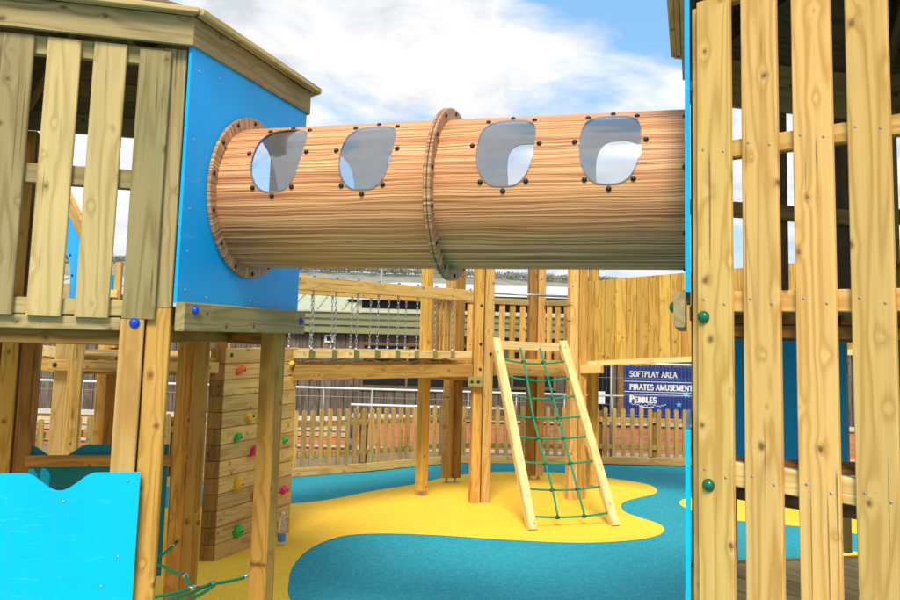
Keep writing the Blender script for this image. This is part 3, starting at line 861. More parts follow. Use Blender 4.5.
# chains
def chain_mesh(Lh, name):
    mb = MB(); n = int(Lh / .031)
    for i in range(n):
        z = -(i + .5) * Lh / n; hl = .0215; hw = .0085; rr = .0034
        path = []
        for k in range(10):
            t = 2 * PI * k / 10
            x = hw * math.cos(t); zz = (hl - hw) * (1 if math.sin(t) > 0 else -1) * (0 if abs(math.sin(t)) < .1 else 1) + hw * math.sin(t)
            path.append((V((x, 0, z + zz)) if i % 2 else V((0, x, z + zz))))
        vs = []; fs = []; m = 5
        for k in range(10):
            p = path[k]; d = (path[(k + 1) % 10] - path[k - 1]).normalized(); s_ = V((0, 1, 0)) if i % 2 else V((1, 0, 0)); u = d.cross(s_)
            for q in range(m):
                t = 2 * PI * q / m; vs.append(p + s_ * rr * math.cos(t) + u * rr * math.sin(t))
        for k in range(10):
            for q in range(m): fs.append((k * m + q, k * m + (q + 1) % m, ((k + 1) % 10) * m + (q + 1) % m, ((k + 1) % 10) * m + q))
        mb.add(vs, fs, smooth=True)
    return mb.mesh(name, M['zinc'])
MEc = chain_mesh(.515, 'chain')
_s = MB(); _s.sphere((0, 0, 0), .014, sc=(1, 1, 1.2), nu=8, nv=5); ME_shk = _s.mesh('shackle', M['steel'])
for k in range(9):
    a = .199 + .246 * k
    if k == 8: continue
    for o in (-.022, BW - .022):
        ch = inst('chain', MEc, tb, fC.p(a, o, 2.058))
        inst('shackle', ME_shk, ch, fC.p(a, o, 2.05)); inst('shackle', ME_shk, ch, fC.p(a, o, 1.55))
# slack safety chain beneath the planks
mb = MB(); pts = [fC.p(.1 + 2.0 * t / 20, -.2, 1.44 - .02 * math.sin(t * 1.9)) for t in range(21)]; mb.tube(pts, .007, 6); mb.build('safety_cable', M['zinc'], tb)

# ================================================================== back platform
tp_ = thing('play_platform', (.7, 9.5, 0), 'timber platform on tall posts with slatted railing behind the rope ladder', 'play platform')
posts = [('P0', .318, 8.88, 2.75, 'orange', 0), ('P0', .425, 8.91, 2.75, 'tan', 0), ('P5', -.235, 9.17, 2.62, 'orange', .06), ('P4', .035, 10.02, 2.62, 'tan', .06), ('P4', .135, 10.04, 2.62, 'brown', .06),
         ('P3', 1.035, 10.40, 2.62, 'brown', .05), ('P3', 1.14, 10.41, 2.62, 'tan', .05), ('P1', 1.36, 9.2, 2.75, 'tan', 0), ('P1', 1.465, 9.26, 2.60, 'orange', 0.0), ('P2', 1.70, 9.88, 2.75, 'orange', .05)]
for n_, x, y, h, m, ft in posts:
    an = 42 if n_ in ('P5', 'P4') else PHI + 60
    mb = MB(); mb.box((x, y, (h + ft) / 2), (dr(an), dr(an + 90), V((0, 0, 1))), (.0485, .0485, (h - ft) / 2)); p = mb.build('post', M[m], tp_)
    if ft:
        mb = MB(); mb.tube([(x, y, 0), (x, y, ft + .01)], .016, 10); mb.tube([(x, y, 0), (x, y, .008)], .045, 12); mb.build('foot', M['sleeper'], p)
cor = [V((.37, 8.95, 0)), V((1.38, 9.25, 0)), V((1.66, 9.86, 0)), V((1.09, 10.36, 0)), V((.09, 9.98, 0)), V((-.20, 9.2, 0))]
hexplate('deck', tp_, cor, 1.412, 1.44, M['orange'], 10, PHI + 60)
for i in range(6):
    A, B = cor[i], cor[(i + 1) % 6]; ins = (V((.72, 9.6, 0)) - (A + B) / 2).normalized() * .02
    mb = MB(); mb.beam(A.lerp(B, .04) + ins + V((0, 0, 1.35)), A.lerp(B, .96) + ins + V((0, 0, 1.35)), .115, .045); mb.build('deck_beam', M['orange' if i % 2 else 'tan'], tp_)
mb = MB(); mb.beam((-.27, 9.10, 1.262), (.36, 8.86, 1.262), .045, .09); mb.build('brace', M['orange'], tp_)
mb = MB(); mb.box((.30, 8.80, 1.235), (V((1, 0, 0)), V((0, 1, 0)), V((0, 0, 1))), (.075, .045, .05)); bk = mb.build('bracket_block', M['end'], tp_)
for x in (.265, .33): inst('bolt', ME_blackb, bk, V((x, 8.754, 1.235)), zto((0, -1, 0)))
def railing(A, B, n, z0, z1, parent, w=.075):
    A = V(A); B = V(B); d = (B - A).normalized(); L_ = (B - A).length
    mb = MB(); mb.beam(A + V((0, 0, z1 + .03)), B + V((0, 0, z1 + .03)), .075, .055); mb.build('rail', M['green'], parent)
    for i in range(n):
        p = A + d * (L_ * (i + .5) / n) ; mb = MB()
        mb.box((p.x, p.y, (z0 + z1) / 2), (d, V((-d.y, d.x, 0)), V((0, 0, 1))), (w / 2, .011, (z1 - z0) / 2 + .02)); mb.build('slat', M['orange' if i % 3 else 'tan'], parent)
railing((.20, 10.05, 0), (.98, 10.37, 0), 6, 1.44, 2.10, tp_)
railing((1.19, 10.35, 0), (1.66, 9.95, 0), 5, 1.44, 2.10, tp_, .07)
railing((-.19, 9.25, 0), (.03, 9.92, 0), 5, 1.44, 2.10, tp_, .07)
mb = MB(); mb.tube([(.43, 9.6, 2.195), (1.37, 9.65, 2.18)], .014, 10); mb.build('grab_bar', M['steel'], tp_)
f01 = Face((.318, 8.88), PHI + 60, PHI + 150)
for a, z in ((.02, 2.02), (.02, 1.36), (.13, 1.52), (.02, 1.62)): inst('bolt', ME_blackb, tp_, f01.p(a, .05, z), zto(f01.n))

# rope ladder frame
tr_ = thing('rope_ladder', (1.17, 7.83, 0), 'leaning pale timber ladder frame strung with green climbing rope', 'climbing ladder')
la0, la1 = V((.80, 7.70, .0)), V((.50, 8.74, 1.67)); lb0, lb1 = V((1.585, 7.97, .0)), V((1.21, 8.93, 1.66))
for k, (a, b_) in enumerate(((la0, la1), (lb0, lb1))):
    mb = MB(); mb.beam(a + V((0, 0, .0)), b_, .082, .075, up=(1, .3, 0)); p = mb.build('side_pole', M['pale'], tr_)
mb = MB(); d = (lb1 - la1).normalized(); mb.beam(la1 + V((0, 0, -.052)) + d * .045 - V((0, .02, 0)), lb1 + V((0, 0, -.052)) - d * .045 - V((0, .02, 0)), .085, .05); mb.build('crossbar', M['pale'], tr_)
mb = MB(); mb.sphere(lb1 + V((-.02, -.03, -.03)), .022); mb.build('bolt_cap', M['h_yellow'], tr_)
def lp(u, t, sag=0):
    A = la0.lerp(la1, t); B = lb0.lerp(lb1, t); p = A.lerp(B, u); return p
ts = [.065, .195, .325, .455, .565, .68, .785, .885]
us = (.335, .655)
def vu(i, t):
    # verticals converge slightly and lean as in the slack net
    return (.30 + .10 * t if i == 0 else .655 - .06 * t + .03)
for i in (0, 1):
    pts = [lp(.325 + .02 * math.sin(t * 9) if i == 0 else .665 - .03 * t, t) for t in [.065 + .89 * k / 12 for k in range(13)]]
    rope('rope_upright', pts, .0105, tr_)
for k, t in enumerate(ts):
    pts = []
    for j in range(13):
        u = .045 + .91 * j / 12; p = lp(u, t); s_ = .028 * (1 - (2 * j / 12 - 1) ** 2) * (1.3 if k > 4 else .8)
        pts.append(p + V((0, 0, -s_)))
    mb = MB(); mb.tube(pts, .0095, 8); rg = mb.build('rope_rung', M['rope'], tr_)
    for i in (0, 1):
        u = .325 + .02 * math.sin(t * 9) if i == 0 else .665 - .03 * t
        mb = MB(); mb.sphere(lp(u, t) + V((0, -.004, -.02)), .021, sc=(1.25, 1, .85), nu=10, nv=6); mb.build('cross_clip', M['clip'], rg)

# ================================================================== enclosed ramp bridge on the right
E0 = V((1.50, 9.30, 0)); ed = V((.957, -.50, 0)); ea = math.degrees(math.atan2(ed.x, ed.y)); fE = Face(E0, ea, ea + 90)
te = thing('ramp_bridge', fE.p(1.3, 0, 0).to_tuple(), 'sloping bridge boarded with upright planks above the blue sign', 'bridge')
sl = .0815
mb = MB()
for side in (0, -.85):
    mb = MB()
    for k in range(26):
        a0 = k * .118; z = a0 * sl
        vsz = []
        P = [(a0 + .002, 1.455 + z), (a0 + .1155, 1.455 + z + .0095), (a0 + .1155, 2.33 + z + .0095), (a0 + .002, 2.33 + z)]
        pts = [fE.p(a, side, zz) for a, zz in P]; rx = random.random() * 50
        vs = pts + [p + fE.n * .022 for p in pts]
        mb.add(vs, [(3, 2, 1, 0), (4, 5, 6, 7), (0, 1, 5, 4), (1, 2, 6, 5), (2, 3, 7, 6), (3, 0, 4, 7)], [V((v.z + rx, v.dot(fE.d) + rx, 0)) for v in vs])
    mb.build('plank_side', M['orange'], te)
for o in (.015, -.80):
    mb = MB(); mb.beam(fE.p(.0, o, 1.43), fE.p(3.0, o, 1.43 + 3 * sl), .055, .05); mb.build('side_beam', M['pale'], te)
mb = MB(); mb.add([fE.p(0, -.02, 1.44), fE.p(3, -.02, 1.44 + 3 * sl), fE.p(3, -.83, 1.44 + 3 * sl), fE.p(0, -.83, 1.44), fE.p(0, -.02, 1.47), fE.p(3, -.02, 1.47 + 3 * sl), fE.p(3, -.83, 1.47 + 3 * sl), fE.p(0, -.83, 1.47)],
                  [(3, 2, 1, 0), (4, 5, 6, 7), (0, 1, 5, 4), (1, 2, 6, 5), (2, 3, 7, 6), (3, 0, 4, 7)]); mb.build('floor', M['brown'], te)
mb = MB(); mb.beam(fE.p(-.0, .07, 1.372), fE.p(.23, .07, 1.385), .085, .10); sblk = mb.build('support_block', M['tan'], te)
for o in (-.05, -.8):
    mb = MB(); p = fE.p(2.95, o, 0); mb.box((p.x, p.y, 1.35), (fE.d, fE.n, V((0, 0, 1))), (.0475, .0475, 1.35)); mb.build('post', M['tan'], te)

# ================================================================== picket fences
def fence(A, B, label, n, cap_start=True):
    A = V(A + (0,)); B = V(B + (0,)); d = (B - A).normalized(); Ln = (B - A).length
    nrm = V((d.y, -d.x, 0))
    if nrm.y > 0: nrm = -nrm
    t = thing('picket_fence', ((A + B) / 2).to_tuple(), label, 'fence', 'low picket fence runs')
    mb = MB(); mb.beam(A + V((0, 0, .052)), B + V((0, 0, .052)), .10, .04); mb.build('kickboard', M['tan'], t)
    for z in (.235, .60):
        mb = MB(); mb.beam(A - nrm * .035 + V((0, 0, z)), B - nrm * .035 + V((0, 0, z)), .065, .03); mb.build('rail', M['picket'], t)
    for P in (A, B):
        mb = MB(); c = P - nrm * .09; mb.box((c.x, c.y, .36), (d, nrm, V((0, 0, 1))), (.038, .038, .36)); mb.build('post', M['brown'], t)
    for i in range(n):
        a = Ln * (i + .5) / n + random.uniform(-.004, .004); w = .029; z1 = .745 + random.uniform(-.008, .008); z0 = .115
        c = A + d * a - nrm * .008
        tilt = random.uniform(-.006, .006)
        pts = [(-w, z0), (w, z0)] + [(w * math.cos(t_), z1 + w * .95 * math.sin(t_)) for t_ in [PI * k / 8 for k in range(9)]]
        P3 = [c + d * (x + tilt * z) + V((0, 0, z)) for x, z in pts]
        rx = random.random() * 50; mb = MB(); m = len(pts)
        vs = P3 + [p + nrm * .018 for p in P3]
        mb.add(vs, [tuple(range(m)), tuple(reversed(range(m, 2 * m)))] + [(i2, (i2 + 1) % m, m + (i2 + 1) % m, m + i2) for i2 in range(m)], [V((v.z + rx, v.dot(d) + rx, 0)) for v in vs])
        mb.build('picket', M['picket'], t)
fence((-4.95, 7.78), (-2.95, 9.30), 'picket fence run glimpsed between the posts under the left tower', 22)
fence((-2.95, 9.30), (-.96, 10.66), 'picket fence run starting right of the climbing wall, before the pale timber edging', 21)
fence((-.96, 10.66), (.08, 11.52), 'picket fence run behind the chain bridge posts in front of bright red brick', 12)
fence((.08, 11.52), (2.15, 11.84), 'picket fence run behind the rope ladder', 18)
fence((2.15, 11.84), (2.90, 11.85), 'short picket fence run below the left half of the navy sign', 6)
fence((2.90, 11.85), (5.2, 11.95), 'picket fence run below the right half of the navy sign, next to the right tower', 19)

# ================================================================== building and yard behind
sheet('path', [(-12, 8.3), (-4.9, 8.0), (-1, 10.9), (.1, 11.7), (2.9, 11.95), (9, 12.1), (9, 13.95), (-12, 13.95)], -.004, M['paving'])
fY = Face((0, 14), 90, 180)
bl = thing('clad_building', (0, 15, 0), 'low building with weathered grey timber cladding and green eaves beyond the fence', 'building')
mb = MB(); x = -12.0
while x < 8:
    w = random.uniform(.15, .2); fY.box(mb, x, x + w - .008, 0, .025 + random.choice((0, .006)), -.0, 1.76, .003); x += w
mb.build('cladding', M['clad'], bl)
mb = MB(); mb.box((-2, 16.5, .95), (V((1, 0, 0)), V((0, 1, 0)), V((0, 0, 1))), (10, 2.49, .94)); mb.build('wall', M['dark'], bl)
for k, (z0, z1, o) in enumerate(((1.69, 1.815, .16), (1.82, 1.925, .19), (1.93, 2.03, .22))):
    fY.one('eave_board', M['gfascia'], bl, -12, 8, .03, o, z0, z1)
mb = MB(); mb.add([(-12, 13.74, 2.035), (-1.55, 13.74, 2.035), (-1.55, 16.2, 2.62), (-12, 16.2, 2.62), (-12, 13.74, 2.055), (-1.55, 13.74, 2.055), (-1.55, 16.2, 2.64), (-12, 16.2, 2.64)],
                  [(3, 2, 1, 0), (4, 5, 6, 7), (0, 1, 5, 4), (1, 2, 6, 5), (2, 3, 7, 6), (3, 0, 4, 7)]); rfA = mb.build('roof', M['groof'], bl)
x = -11.8
while x < -1.6:
    mb = MB(); mb.beam((x, 13.76, 2.072), (x + .0, 16.15, 2.642), .03, .035); mb.build('roof_seam', M['groof'], rfA); x += .42
mb = MB(); mb.add([(-1.5, 13.74, 2.035), (8, 13.74, 2.035), (8, 14.3, 2.10), (-1.5, 14.3, 2.10), (-1.5, 13.74, 2.055), (8, 13.74, 2.055), (8, 14.3, 2.12), (-1.5, 14.3, 2.12)],
                  [(3, 2, 1, 0), (4, 5, 6, 7), (0, 1, 5, 4), (1, 2, 6, 5), (2, 3, 7, 6), (3, 0, 4, 7)]); mb.build('gutter_ledge', M['groof'], bl)
mb = MB(); mb.box((3.25, 15.9, 2.2), (V((1, 0, 0)), V((0, 1, 0)), V((0, 0, 1))), (4.75, 1.2, .2)); mb.build('dark_void', M['dark'], bl)  # dark box stands in for the black shade under the upper roof
mb = MB(); mb.add([(-1.75, 14.35, 2.27), (8, 14.35, 2.27), (8, 17, 2.42), (-1.75, 17, 2.42), (-1.75, 14.35, 2.335), (8, 14.35, 2.335), (8, 17, 2.5), (-1.75, 17, 2.5)],
                  [(3, 2, 1, 0), (4, 5, 6, 7), (0, 1, 5, 4), (1, 2, 6, 5), (2, 3, 7, 6), (3, 0, 4, 7)]); mb.build('upper_roof', M['offwhite'], bl)
# window and door openings
def window(a0, a1, z0, z1, bars):
    fr = MB(); t = .05
    fY.box(fr, a0 - t, a1 + t, .034, .07, z1, z1 + t); fY.box(fr, a0 - t, a1 + t, .034, .085, z0 - t, z0)
    fY.box(fr, a0 - t, a0, .034, .07, z0, z1); fY.box(fr, a1, a1 + t, .034, .07, z0, z1)
    for q in bars: fY.box(fr, q - .02, q + .02, .045, .066, z0, z1)
    w = fr.build('window', M['roofin'], bl); fY.one('pane', M['dark'], w, a0, a1, .034, .044, z0, z1)
window(-1.36, .85, .86, 1.50, (-.65, .1)); window(2.37, 2.72, .10, 1.33, ())
window(1.1, 1.75, .9, 1.45, ())
fY.one('notice', M['white'], bl, 2.49, 2.60, .05, .053, .66, .86)
fY.one('pillar', M['brown'], bl, 2.80, 2.98, .03, .10, 0, 1.69); fY.one('pillar', M['brown'], bl, 3.03, 3.2, .03, .10, 0, 1.69)
vt = fY.one('vent', M['white'], bl, -2.02, -1.86, .034, .05, 1.53, 1.66)
fY.one('vent_grille', M['dark'], vt, -1.98, -1.90, .051, .056, 1.56, 1.63)

# low brick wall
bwl = thing('brick_wall', (0, 12.7, 0), 'low red brick wall with pale coping just behind the picket fence', 'wall')
def yb(name, mat, x0, x1, y0, y1, z0, z1, parent):
    mb = MB(); mb.box(((x0 + x1) / 2, (y0 + y1) / 2, (z0 + z1) / 2), (V((1, 0, 0)), V((0, 1, 0)), V((0, 0, 1))), ((x1 - x0) / 2, (y1 - y0) / 2, (z1 - z0) / 2)); return mb.build(name, mat, parent)
yb('brick_course', M['brick'], -1.35, 8, 12.62, 12.84, 0, .45, bwl); yb('coping', M['stonecap'], -1.38, 8, 12.59, 12.87, .452, .50, bwl)
yb('plinth', M['stonecap'], -1.35, 8, 12.59, 12.618, .0, .05, bwl)
sw = thing('sleeper_edging', (-5, 12.3, 0), 'stepped raised bed edging of pale timber sleepers over brick, left of the brick wall', 'planter')
for k, (z0, z1, m, o) in enumerate(((0, .07, 'brick', 0), (.07, .105, 'stonecap', .03), (.105, .22, 'brick', 0), (.222, .30, 'sleeper', .02), (.302, .335, 'stonecap', .04), (.337, .43, 'sleeper', 0), (.432, .458, 'stonecap', .03))):
    yb('sleeper' if m == 'sleeper' else 'course', M[m], -12, -1.42, 12.25 - o, 12.75, z0, z1, sw)
# ramp handrails
def handrail(x0, x1, y, z, label, name='handrail'):
    t = thing(name, ((x0 + x1) / 2, y, 0), label, 'handrail', 'white ramp handrails')
    mb = MB(); mb.tube([(x0, y, z), (x1, y, z)], .017, 10); mb.build('top_rail', M['white'], t)
    x = x0 + .1
    while x < x1:
        mb = MB(); mb.tube([(x, y, 0), (x, y, z)], .012, 8); mb.build('upright', M['mesh'], t); x += .75
    mb = MB(); mb.tube([(x0, y, z - .13), (x1, y, z - .13)], .005, 6); mb.build('wire', M['mesh'], t)
handrail(-9.5, 3.0, 13.3, .835, 'long white handrail running in front of the grey cladding')
handrail(-1.43, .9, 12.95, .62, 'shorter lower white handrail starting under the chain bridge')

# sign with mesh panel
ts_ = thing('sign_board', (3.6, 12.66, 0), 'navy blue sign board with white capitals behind the picket fence', 'sign')
yb('board', M['navy'], 2.64, 4.75, 12.64, 12.665, .36, 1.325, ts_)
for x in (2.7, 4.68): yb('post', M['mesh'], x - .02, x + .02, 12.667, 12.70, 0, 1.33, ts_)
for z in (1.095, .945):
    yb('divider', M['letter'], 2.64, 4.75, 12.634, 12.6385, z, z + .008, ts_)
yb('divider', M['letter'], 2.64, 4.75, 12.634, 12.6385, .905, .912, ts_)
GL = {  # strokes in a 0..1 high cell: (x0,y0,x1,y1,thick) ; serif flags added on vertical stems
 'S': (.62, [('arc', .31, .74, .24, .24, 20, 270), ('arc', .31, .26, .26, .25, -160, 90)], []),
 'O': (.84, [('arc', .42, .5, .36, .48, 0, 360)], []),
 'F': (.62, [(.14, 0, .14, 1, 1), (.14, .97, .56, .97, 0), (.14, .52, .44, .52, 0)], [(.14, 0), (.14, 1)]),
 'T': (.70, [(.35, 0, .35, 1, 1), (.04, .97, .66, .97, 0)], [(.35, 0)]),
 'P': (.64, [(.14, 0, .14, 1, 1), ('arc', .14, .74, .42, .235, -90, 90)], [(.14, 0), (.14, 1)]),
 'L': (.60, [(.14, 0, .14, 1, 1), (.14, .03, .56, .03, 0)], [(.14, 0), (.14, 1)]),
 'A': (.80, [(.06, 0, .40, 1, 0), (.40, 1, .74, 0, 1), (.18, .34, .62, .34, 0)], [(.06, 0), (.74, 0)]),
 'Y': (.74, [(.37, 0, .37, .5, 1), (.37, .48, .06, 1, 1), (.37, .48, .68, 1, 0)], [(.37, 0), (.06, 1), (.68, 1)]),
 'R': (.74, [(.14, 0, .14, 1, 1), ('arc', .14, .76, .38, .225, -90, 90), (.34, .53, .68, 0, 1)], [(.14, 0), (.14, 1), (.68, 0)]),
 'E': (.66, [(.14, 0, .14, 1, 1), (.14, .97, .58, .97, 0), (.14, .52, .46, .52, 0), (.14, .03, .60, .03, 0)], [(.14, 0), (.14, 1)]),
 'I': (.34, [(.17, 0, .17, 1, 1)], [(.17, 0), (.17, 1)]),
 'M': (.98, [(.14, 0, .14, 1, 0), (.14, 1, .48, .05, 1), (.48, .05, .82, 1, 0), (.82, 0, .82, 1, 1)], [(.14, 0), (.82, 0), (.14, 1), (.82, 1)]),
 'U': (.80, [(.14, .3, .14, 1, 1), ('arc', .40, .30, .26, .28, 180, 360), (.66, .3, .66, 1, 0)], [(.14, 1), (.66, 1)]),
 'N': (.84, [(.14, 0, .14, 1, 0), (.14, 1, .70, .03, 1), (.70, .0, .70, 1, 0)], [(.14, 0), (.14, 1), (.70, 1)]),
 'B': (.68, [(.14, 0, .14, 1, 1), ('arc', .14, .76, .36, .22, -90, 90), ('arc', .14, .27, .44, .25, -90, 90)], [(.14, 0), (.14, 1)]),
 'G': (.84, [('arc', .42, .5, .36, .48, 40, 330), (.74, .0, .74, .42, 1)], [(.74, .42)]),
}
def lettering(txt, x, z, h, y, parent, wsc=1.0, bold=1.0, big=None):
    mb = MB(); cnt = [0]
    def stroke(x0, z0, x1, z1, w):
        d = V((x1 - x0, 0, z1 - z0)); l = d.length; d.normalize(); n = V((-d.z, 0, d.x))
        a, b = V((x0, y, z0)) - d * w * .2, V((x1, y, z1)) + d * w * .2
        P = [a + n * w / 2, a - n * w / 2, b - n * w / 2, b + n * w / 2]
        cnt[0] += 1; mb.prism(P, V((0, -1, 0)), .002 + .00012 * cnt[0])
    for i, ch in enumerate(txt):
        hh = h * (big if (big and i == 0) else 1)
        if ch == ' ': x += .42 * h * wsc; continue
        w, st, sf = GL[ch]
        for s_ in st:
            if s_[0] == 'arc':
                _, cx, cz, rx, rz, t0, t1 = s_; n = 12
                for k in range(n):
                    u0, u1 = R(t0 + (t1 - t0) * k / n), R(t0 + (t1 - t0) * (k + 1) / n)
                    um = (u0 + u1) / 2; wt = (.12 + .06 * abs(math.cos(um))) * bold if ch != 'S' else .14 * bold
                    stroke(x + (cx + rx * math.cos(u0)) * hh * wsc, z + (cz + rz * math.sin(u0)) * hh, x + (cx + rx * math.cos(u1)) * hh * wsc, z + (cz + rz * math.sin(u1)) * hh, wt * hh)
            else:
                x0, z0, x1, z1, tk = s_
                stroke(x + x0 * hh * wsc, z + z0 * hh, x + x1 * hh * wsc, z + z1 * hh, (.18 if tk else .125) * hh * bold)
        for sx, sz in sf:
            zz = z + (sz + (.02 if sz == 0 else -.02)) * hh
            stroke(x + (sx - .12) * hh * wsc, zz, x + (sx + .12) * hh * wsc, zz, .05 * hh)
        x += (w + .04) * hh * wsc; cnt[0] = (cnt[0] % 2)
    mb.build('lettering', M['letter'], parent); return x
lettering('SOFTPLAY AREA', 2.722, 1.168, .080, 12.6395, ts_, .93, 1.25)
lettering('PIRATES AMUSEMENTS', 2.722, .978, .080, 12.6395, ts_, .93, 1.25)
lettering('PEBBLES', 2.722, .790, .082, 12.6395, ts_, .98, 1.5, big=1.25)
mb = MB(); mb.tube([(2.74 + .52 * k / 60, 12.636, .755 + .010 * math.sin(k * 1.1) + .012 * math.sin(k * .23)) for k in range(61)], .004, 5); mb.build('script_line', M['letter'], ts_)
mb = MB(); mb.tube([(2.86 + .22 * k / 20, 12.636, .722 + .012 * (k / 20 * 2 - 1) ** 2) for k in range(21)], .006, 5); mb.build('script_flourish', M['letter'], ts_)
def star(x, z, r, n=4):
    mb = MB(); pts = []
    for k in range(2 * n):
        t = PI * k / n + .3; q = r if k % 2 == 0 else r * .32; pts.append(V((x + q * math.cos(t), 12.6395, z + q * .8 * math.sin(t))))
    mb.prism(pts, V((0, -1, 0)), .003); mb.build('star_mark', M['star'], ts_)
star(3.56, .925, .07, 6); star(3.45, .775, .055, 5)
mf = thing('mesh_fence', (3.2, 12.5, 0), 'thin wire mesh panel fence with white top tube standing in front of the navy sign', 'fence')
mb = MB(); x = 2.02
while x < 4.9: mb.tube([(x, 12.5, .03), (x, 12.5, 1.34)], .0011, 4, cap=False); x += .055
for z in (.3, .62, .9, 1.15): mb.tube([(2.0, 12.498, z), (4.9, 12.498, z)], .0022, 4, cap=False)
mb.build('wire_mesh', M['mesh'], mf)
mb = MB(); mb.tube([(2.0, 12.5, 1.375), (4.9, 12.5, 1.355)], .014, 8); mb.build('top_tube', M['white'], mf)
for x in (2.0, 2.42, 4.9):
    mb = MB(); mb.tube([(x, 12.5, 0), (x, 12.5, 1.36)], .013, 8); mb.build('upright', M['mesh'], mf)

# far white roofed building
wb = thing('white_building', (4, 33, 0), 'long low white building with a curved roof below the wooded hill', 'building')
mb = MB(); xs = (-3.8, 16); n = 14; vs = []
for x in xs:
    for k in range(n + 1):
        t = PI * k / n; vs.append(V((x + (2.2 if x < 0 else 0) * (math.sin(t)), 33 - 3.5 * math.cos(t), 3.02 + .66 * math.sin(t) ** .8)))
    vs += [V((x, 36.5, 3.0)), V((x, 29.5, 3.0))]
m = n + 3
fs = [(k, k + 1, m + k + 1, m + k) for k in range(n)] + [tuple(range(m)), tuple(reversed(range(m, 2 * m)))]
mb.add(vs, fs); rf = mb.build('curved_roof', M['offwhite'], wb)
for x in ():
    mb = MB(); mb.tube([(x, 33 - 3.52 * math.cos(PI * k / n), 3.03 + .665 * math.sin(PI * k / n) ** .8) for k in range(n + 1)], .025, 5); mb.build('roof_rib', M['mesh'], rf)
yb('wall', M['stonecap'], -3.8, 16, 29.55, 36.4, 0, 3.0, wb)
yb('fascia', M['white'], -3.8, 16, 29.35, 29.53, 2.86, 3.03, wb)
ms = thing('lamp_mast', (-2.25, 28, 0), 'thin grey mast in front of the wooded hill above the chain bridge', 'mast')
mb = MB(); mb.tube([(-2.25, 28, 0), (-2.25, 28, 4.05)], .035, 8, taper=[.06, .035]); mb.build('pole', M['mesh'], ms)
mb = MB(); mb.tube([(-2.25, 28, 4.05), (-2.05, 28, 4.12)], .03, 6); mb.box((-1.98, 28, 4.12), (V((1, 0, 0)), V((0, 1, 0)), V((0, 0, 1))), (.13, .06, .03)); mb.build('lamp_head', M['mesh'], ms)

# hills and wood
def ridge(x): 
    return 14.3 - max(0, x + 22) * .026 + .35 * math.sin(x * .06) if x < 60 else 8.2
mb = MB(); nx, ny = 80, 8; vs = []; fs = []
for i in range(nx + 1):
    x = -260 + 520 * i / nx
    for j in range(ny + 1):
        y = 110 + 90 * j / ny; t = min(1, j / 4)
        vs.append(V((x, y, -.2 + (ridge(x) - .9) * (t * t * (3 - 2 * t)))))
for i in range(nx):
    for j in range(ny): k = i * (ny + 1) + j; fs.append((k, k + 1, k + ny + 2, k + ny + 1))
mb.add(vs, fs, smooth=True); kind(mb.build('hills', M['hill']), 'structure')
mb = MB(); rnd = random.Random(3)
for i in range(2600):
    x = rnd.uniform(-110, 70); dep = rnd.random(); y = 158 - 8 * dep; t = min(1, (y - 110) / 45.0)
    zb = -.2 + (ridge(x) - .9) * (t * t * (3 - 2 * t)); hgt = rnd.uniform(.6, 1.5) * (1.0 if x < 5 else .75)
    w = rnd.uniform(.5, 1.2)
    for k in range(16):
        th = rnd.uniform(0, 2 * PI); u = rnd.random() ** .6; zz = zb + hgt * rnd.uniform(.2, 1)
        c = V((x + w * u * math.cos(th), y + w * u * math.sin(th), zz)); s_ = rnd.uniform(.1, .28)
        a = V((rnd.gauss(0, 1), rnd.gauss(0, 1), rnd.gauss(0, 1))).normalized(); b2 = a.orthogonal().normalized()
        mb.add([c + a * s_, c + b2 * s_, c - a * s_ * .8], [(0, 1, 2)], rn=.5)
kind(mb.build('woodland', M['trees']), 'stuff')

# ================================================================== camera
F_, CY = 842.63, 243.8
pi_, ro_ = R(6.20997), R(1.58880)
Fv = V((0, math.cos(pi_), math.sin(pi_))); U0 = V((0, -math.sin(pi_), math.cos(pi_))); X0 = V((1, 0, 0))
Xv = X0 * math.cos(ro_) + U0 * math.sin(ro_); Uv = U0 * math.cos(ro_) - X0 * math.sin(ro_)
cam = bpy.data.cameras.new('camera'); co = bpy.data.objects.new('camera', cam); col.objects.link(co)
mt = Matrix((Xv, Uv, -Fv)).transposed().to_4x4(); mt.translation = V((0, 0, 1.7)); co.matrix_world = mt
cam.sensor_width = 36; cam.lens = F_ * 36 / 900; cam.shift_y = -(300 - CY) / 900
cam.clip_start = .05; cam.clip_end = 2000
scn.camera = co

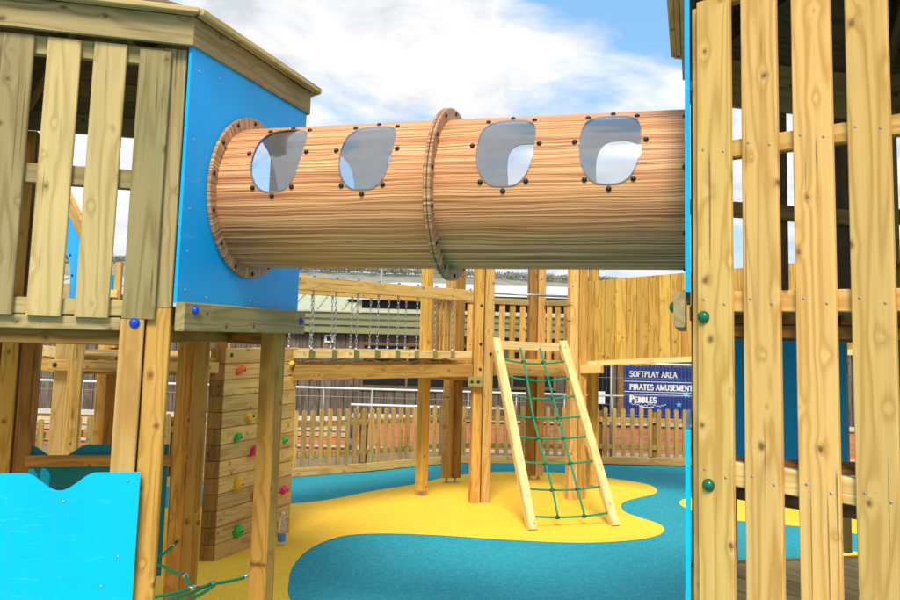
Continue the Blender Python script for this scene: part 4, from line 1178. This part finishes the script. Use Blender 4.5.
# ================================================================== light
SUN_EL, SUN_AZ = 48, 186     # azimuth from +Y clockwise: behind the camera, slightly left
w = bpy.data.worlds.new('World'); scn.world = w; w.use_nodes = True
nt = w.node_tree; bg = nt.nodes['Background']; bg.inputs['Strength'].default_value = .1
sky = nt.nodes.new('ShaderNodeTexSky'); sky.sky_type = 'NISHITA'; sky.sun_disc = False
sky.sun_elevation = R(SUN_EL); sky.sun_rotation = R(SUN_AZ); sky.dust_density = 1.5; sky.air_density = 1.0
tc = nt.nodes.new('ShaderNodeTexCoord'); sp = nt.nodes.new('ShaderNodeSeparateXYZ'); L(nt, tc.outputs['Generated'], sp.inputs[0])
zz = math_n(nt, 'ADD', math_n(nt, 'MAXIMUM', sp.outputs[2], 0), .30)
cb = nt.nodes.new('ShaderNodeCombineXYZ'); L(nt, math_n(nt, 'DIVIDE', sp.outputs[0], zz), cb.inputs[0]); L(nt, math_n(nt, 'DIVIDE', sp.outputs[1], zz), cb.inputs[1])
mp = nt.nodes.new('ShaderNodeMapping'); L(nt, cb.outputs[0], mp.inputs[0]); mp.inputs['Location'].default_value = (-9, 5, 0)
n1 = noise_n(nt, mp.outputs[0], 2.1, 8, .56, .4)
n2 = noise_n(nt, mp.outputs[0], 4.2, 8, .6, .3)
mask = ramp(nt, n1, [(.40, (0, 0, 0)), (.51, (1, 1, 1))])
shade = ramp(nt, n2, [(.36, (4.3, 4.55, 4.9)), (.45, (5.4, 5.5, 5.7)), (.56, (6.3, 6.3, 6.25))])
# ramp clamps to display range only in UI, values kept
hz = ramp(nt, sp.outputs[2], [(.0, (1, 1, 1)), (.16, (0, 0, 0))])
mask2 = math_n(nt, 'MAXIMUM', mask, math_n(nt, 'MULTIPLY', hz, .85))
skc = mix(nt, .55, sky.outputs[0], (1.9, 4.4, 7.4))
fin = mix(nt, mask2, skc, shade)
L(nt, fin, bg.inputs['Color'])
sl_ = bpy.data.lights.new('sun', 'SUN'); sl_.energy = 2.5; sl_.angle = R(18); sl_.color = (1, .95, .86)
so = bpy.data.objects.new('sun', sl_); col.objects.link(so)
az, el = R(SUN_AZ), R(SUN_EL)
so.rotation_euler = V((math.sin(az) * math.cos(el), math.cos(az) * math.cos(el), math.sin(el))).to_track_quat('Z', 'Y').to_euler()

scn.view_settings.view_transform = 'Standard'; scn.view_settings.look = 'None'
scn.view_settings.exposure = 0.72; scn.view_settings.gamma = 1; scn.view_settings.use_curve_mapping = False
scn.cycles.max_bounces = 8; scn.cycles.transparent_max_bounces = 12
scn.cycles.use_denoising = True
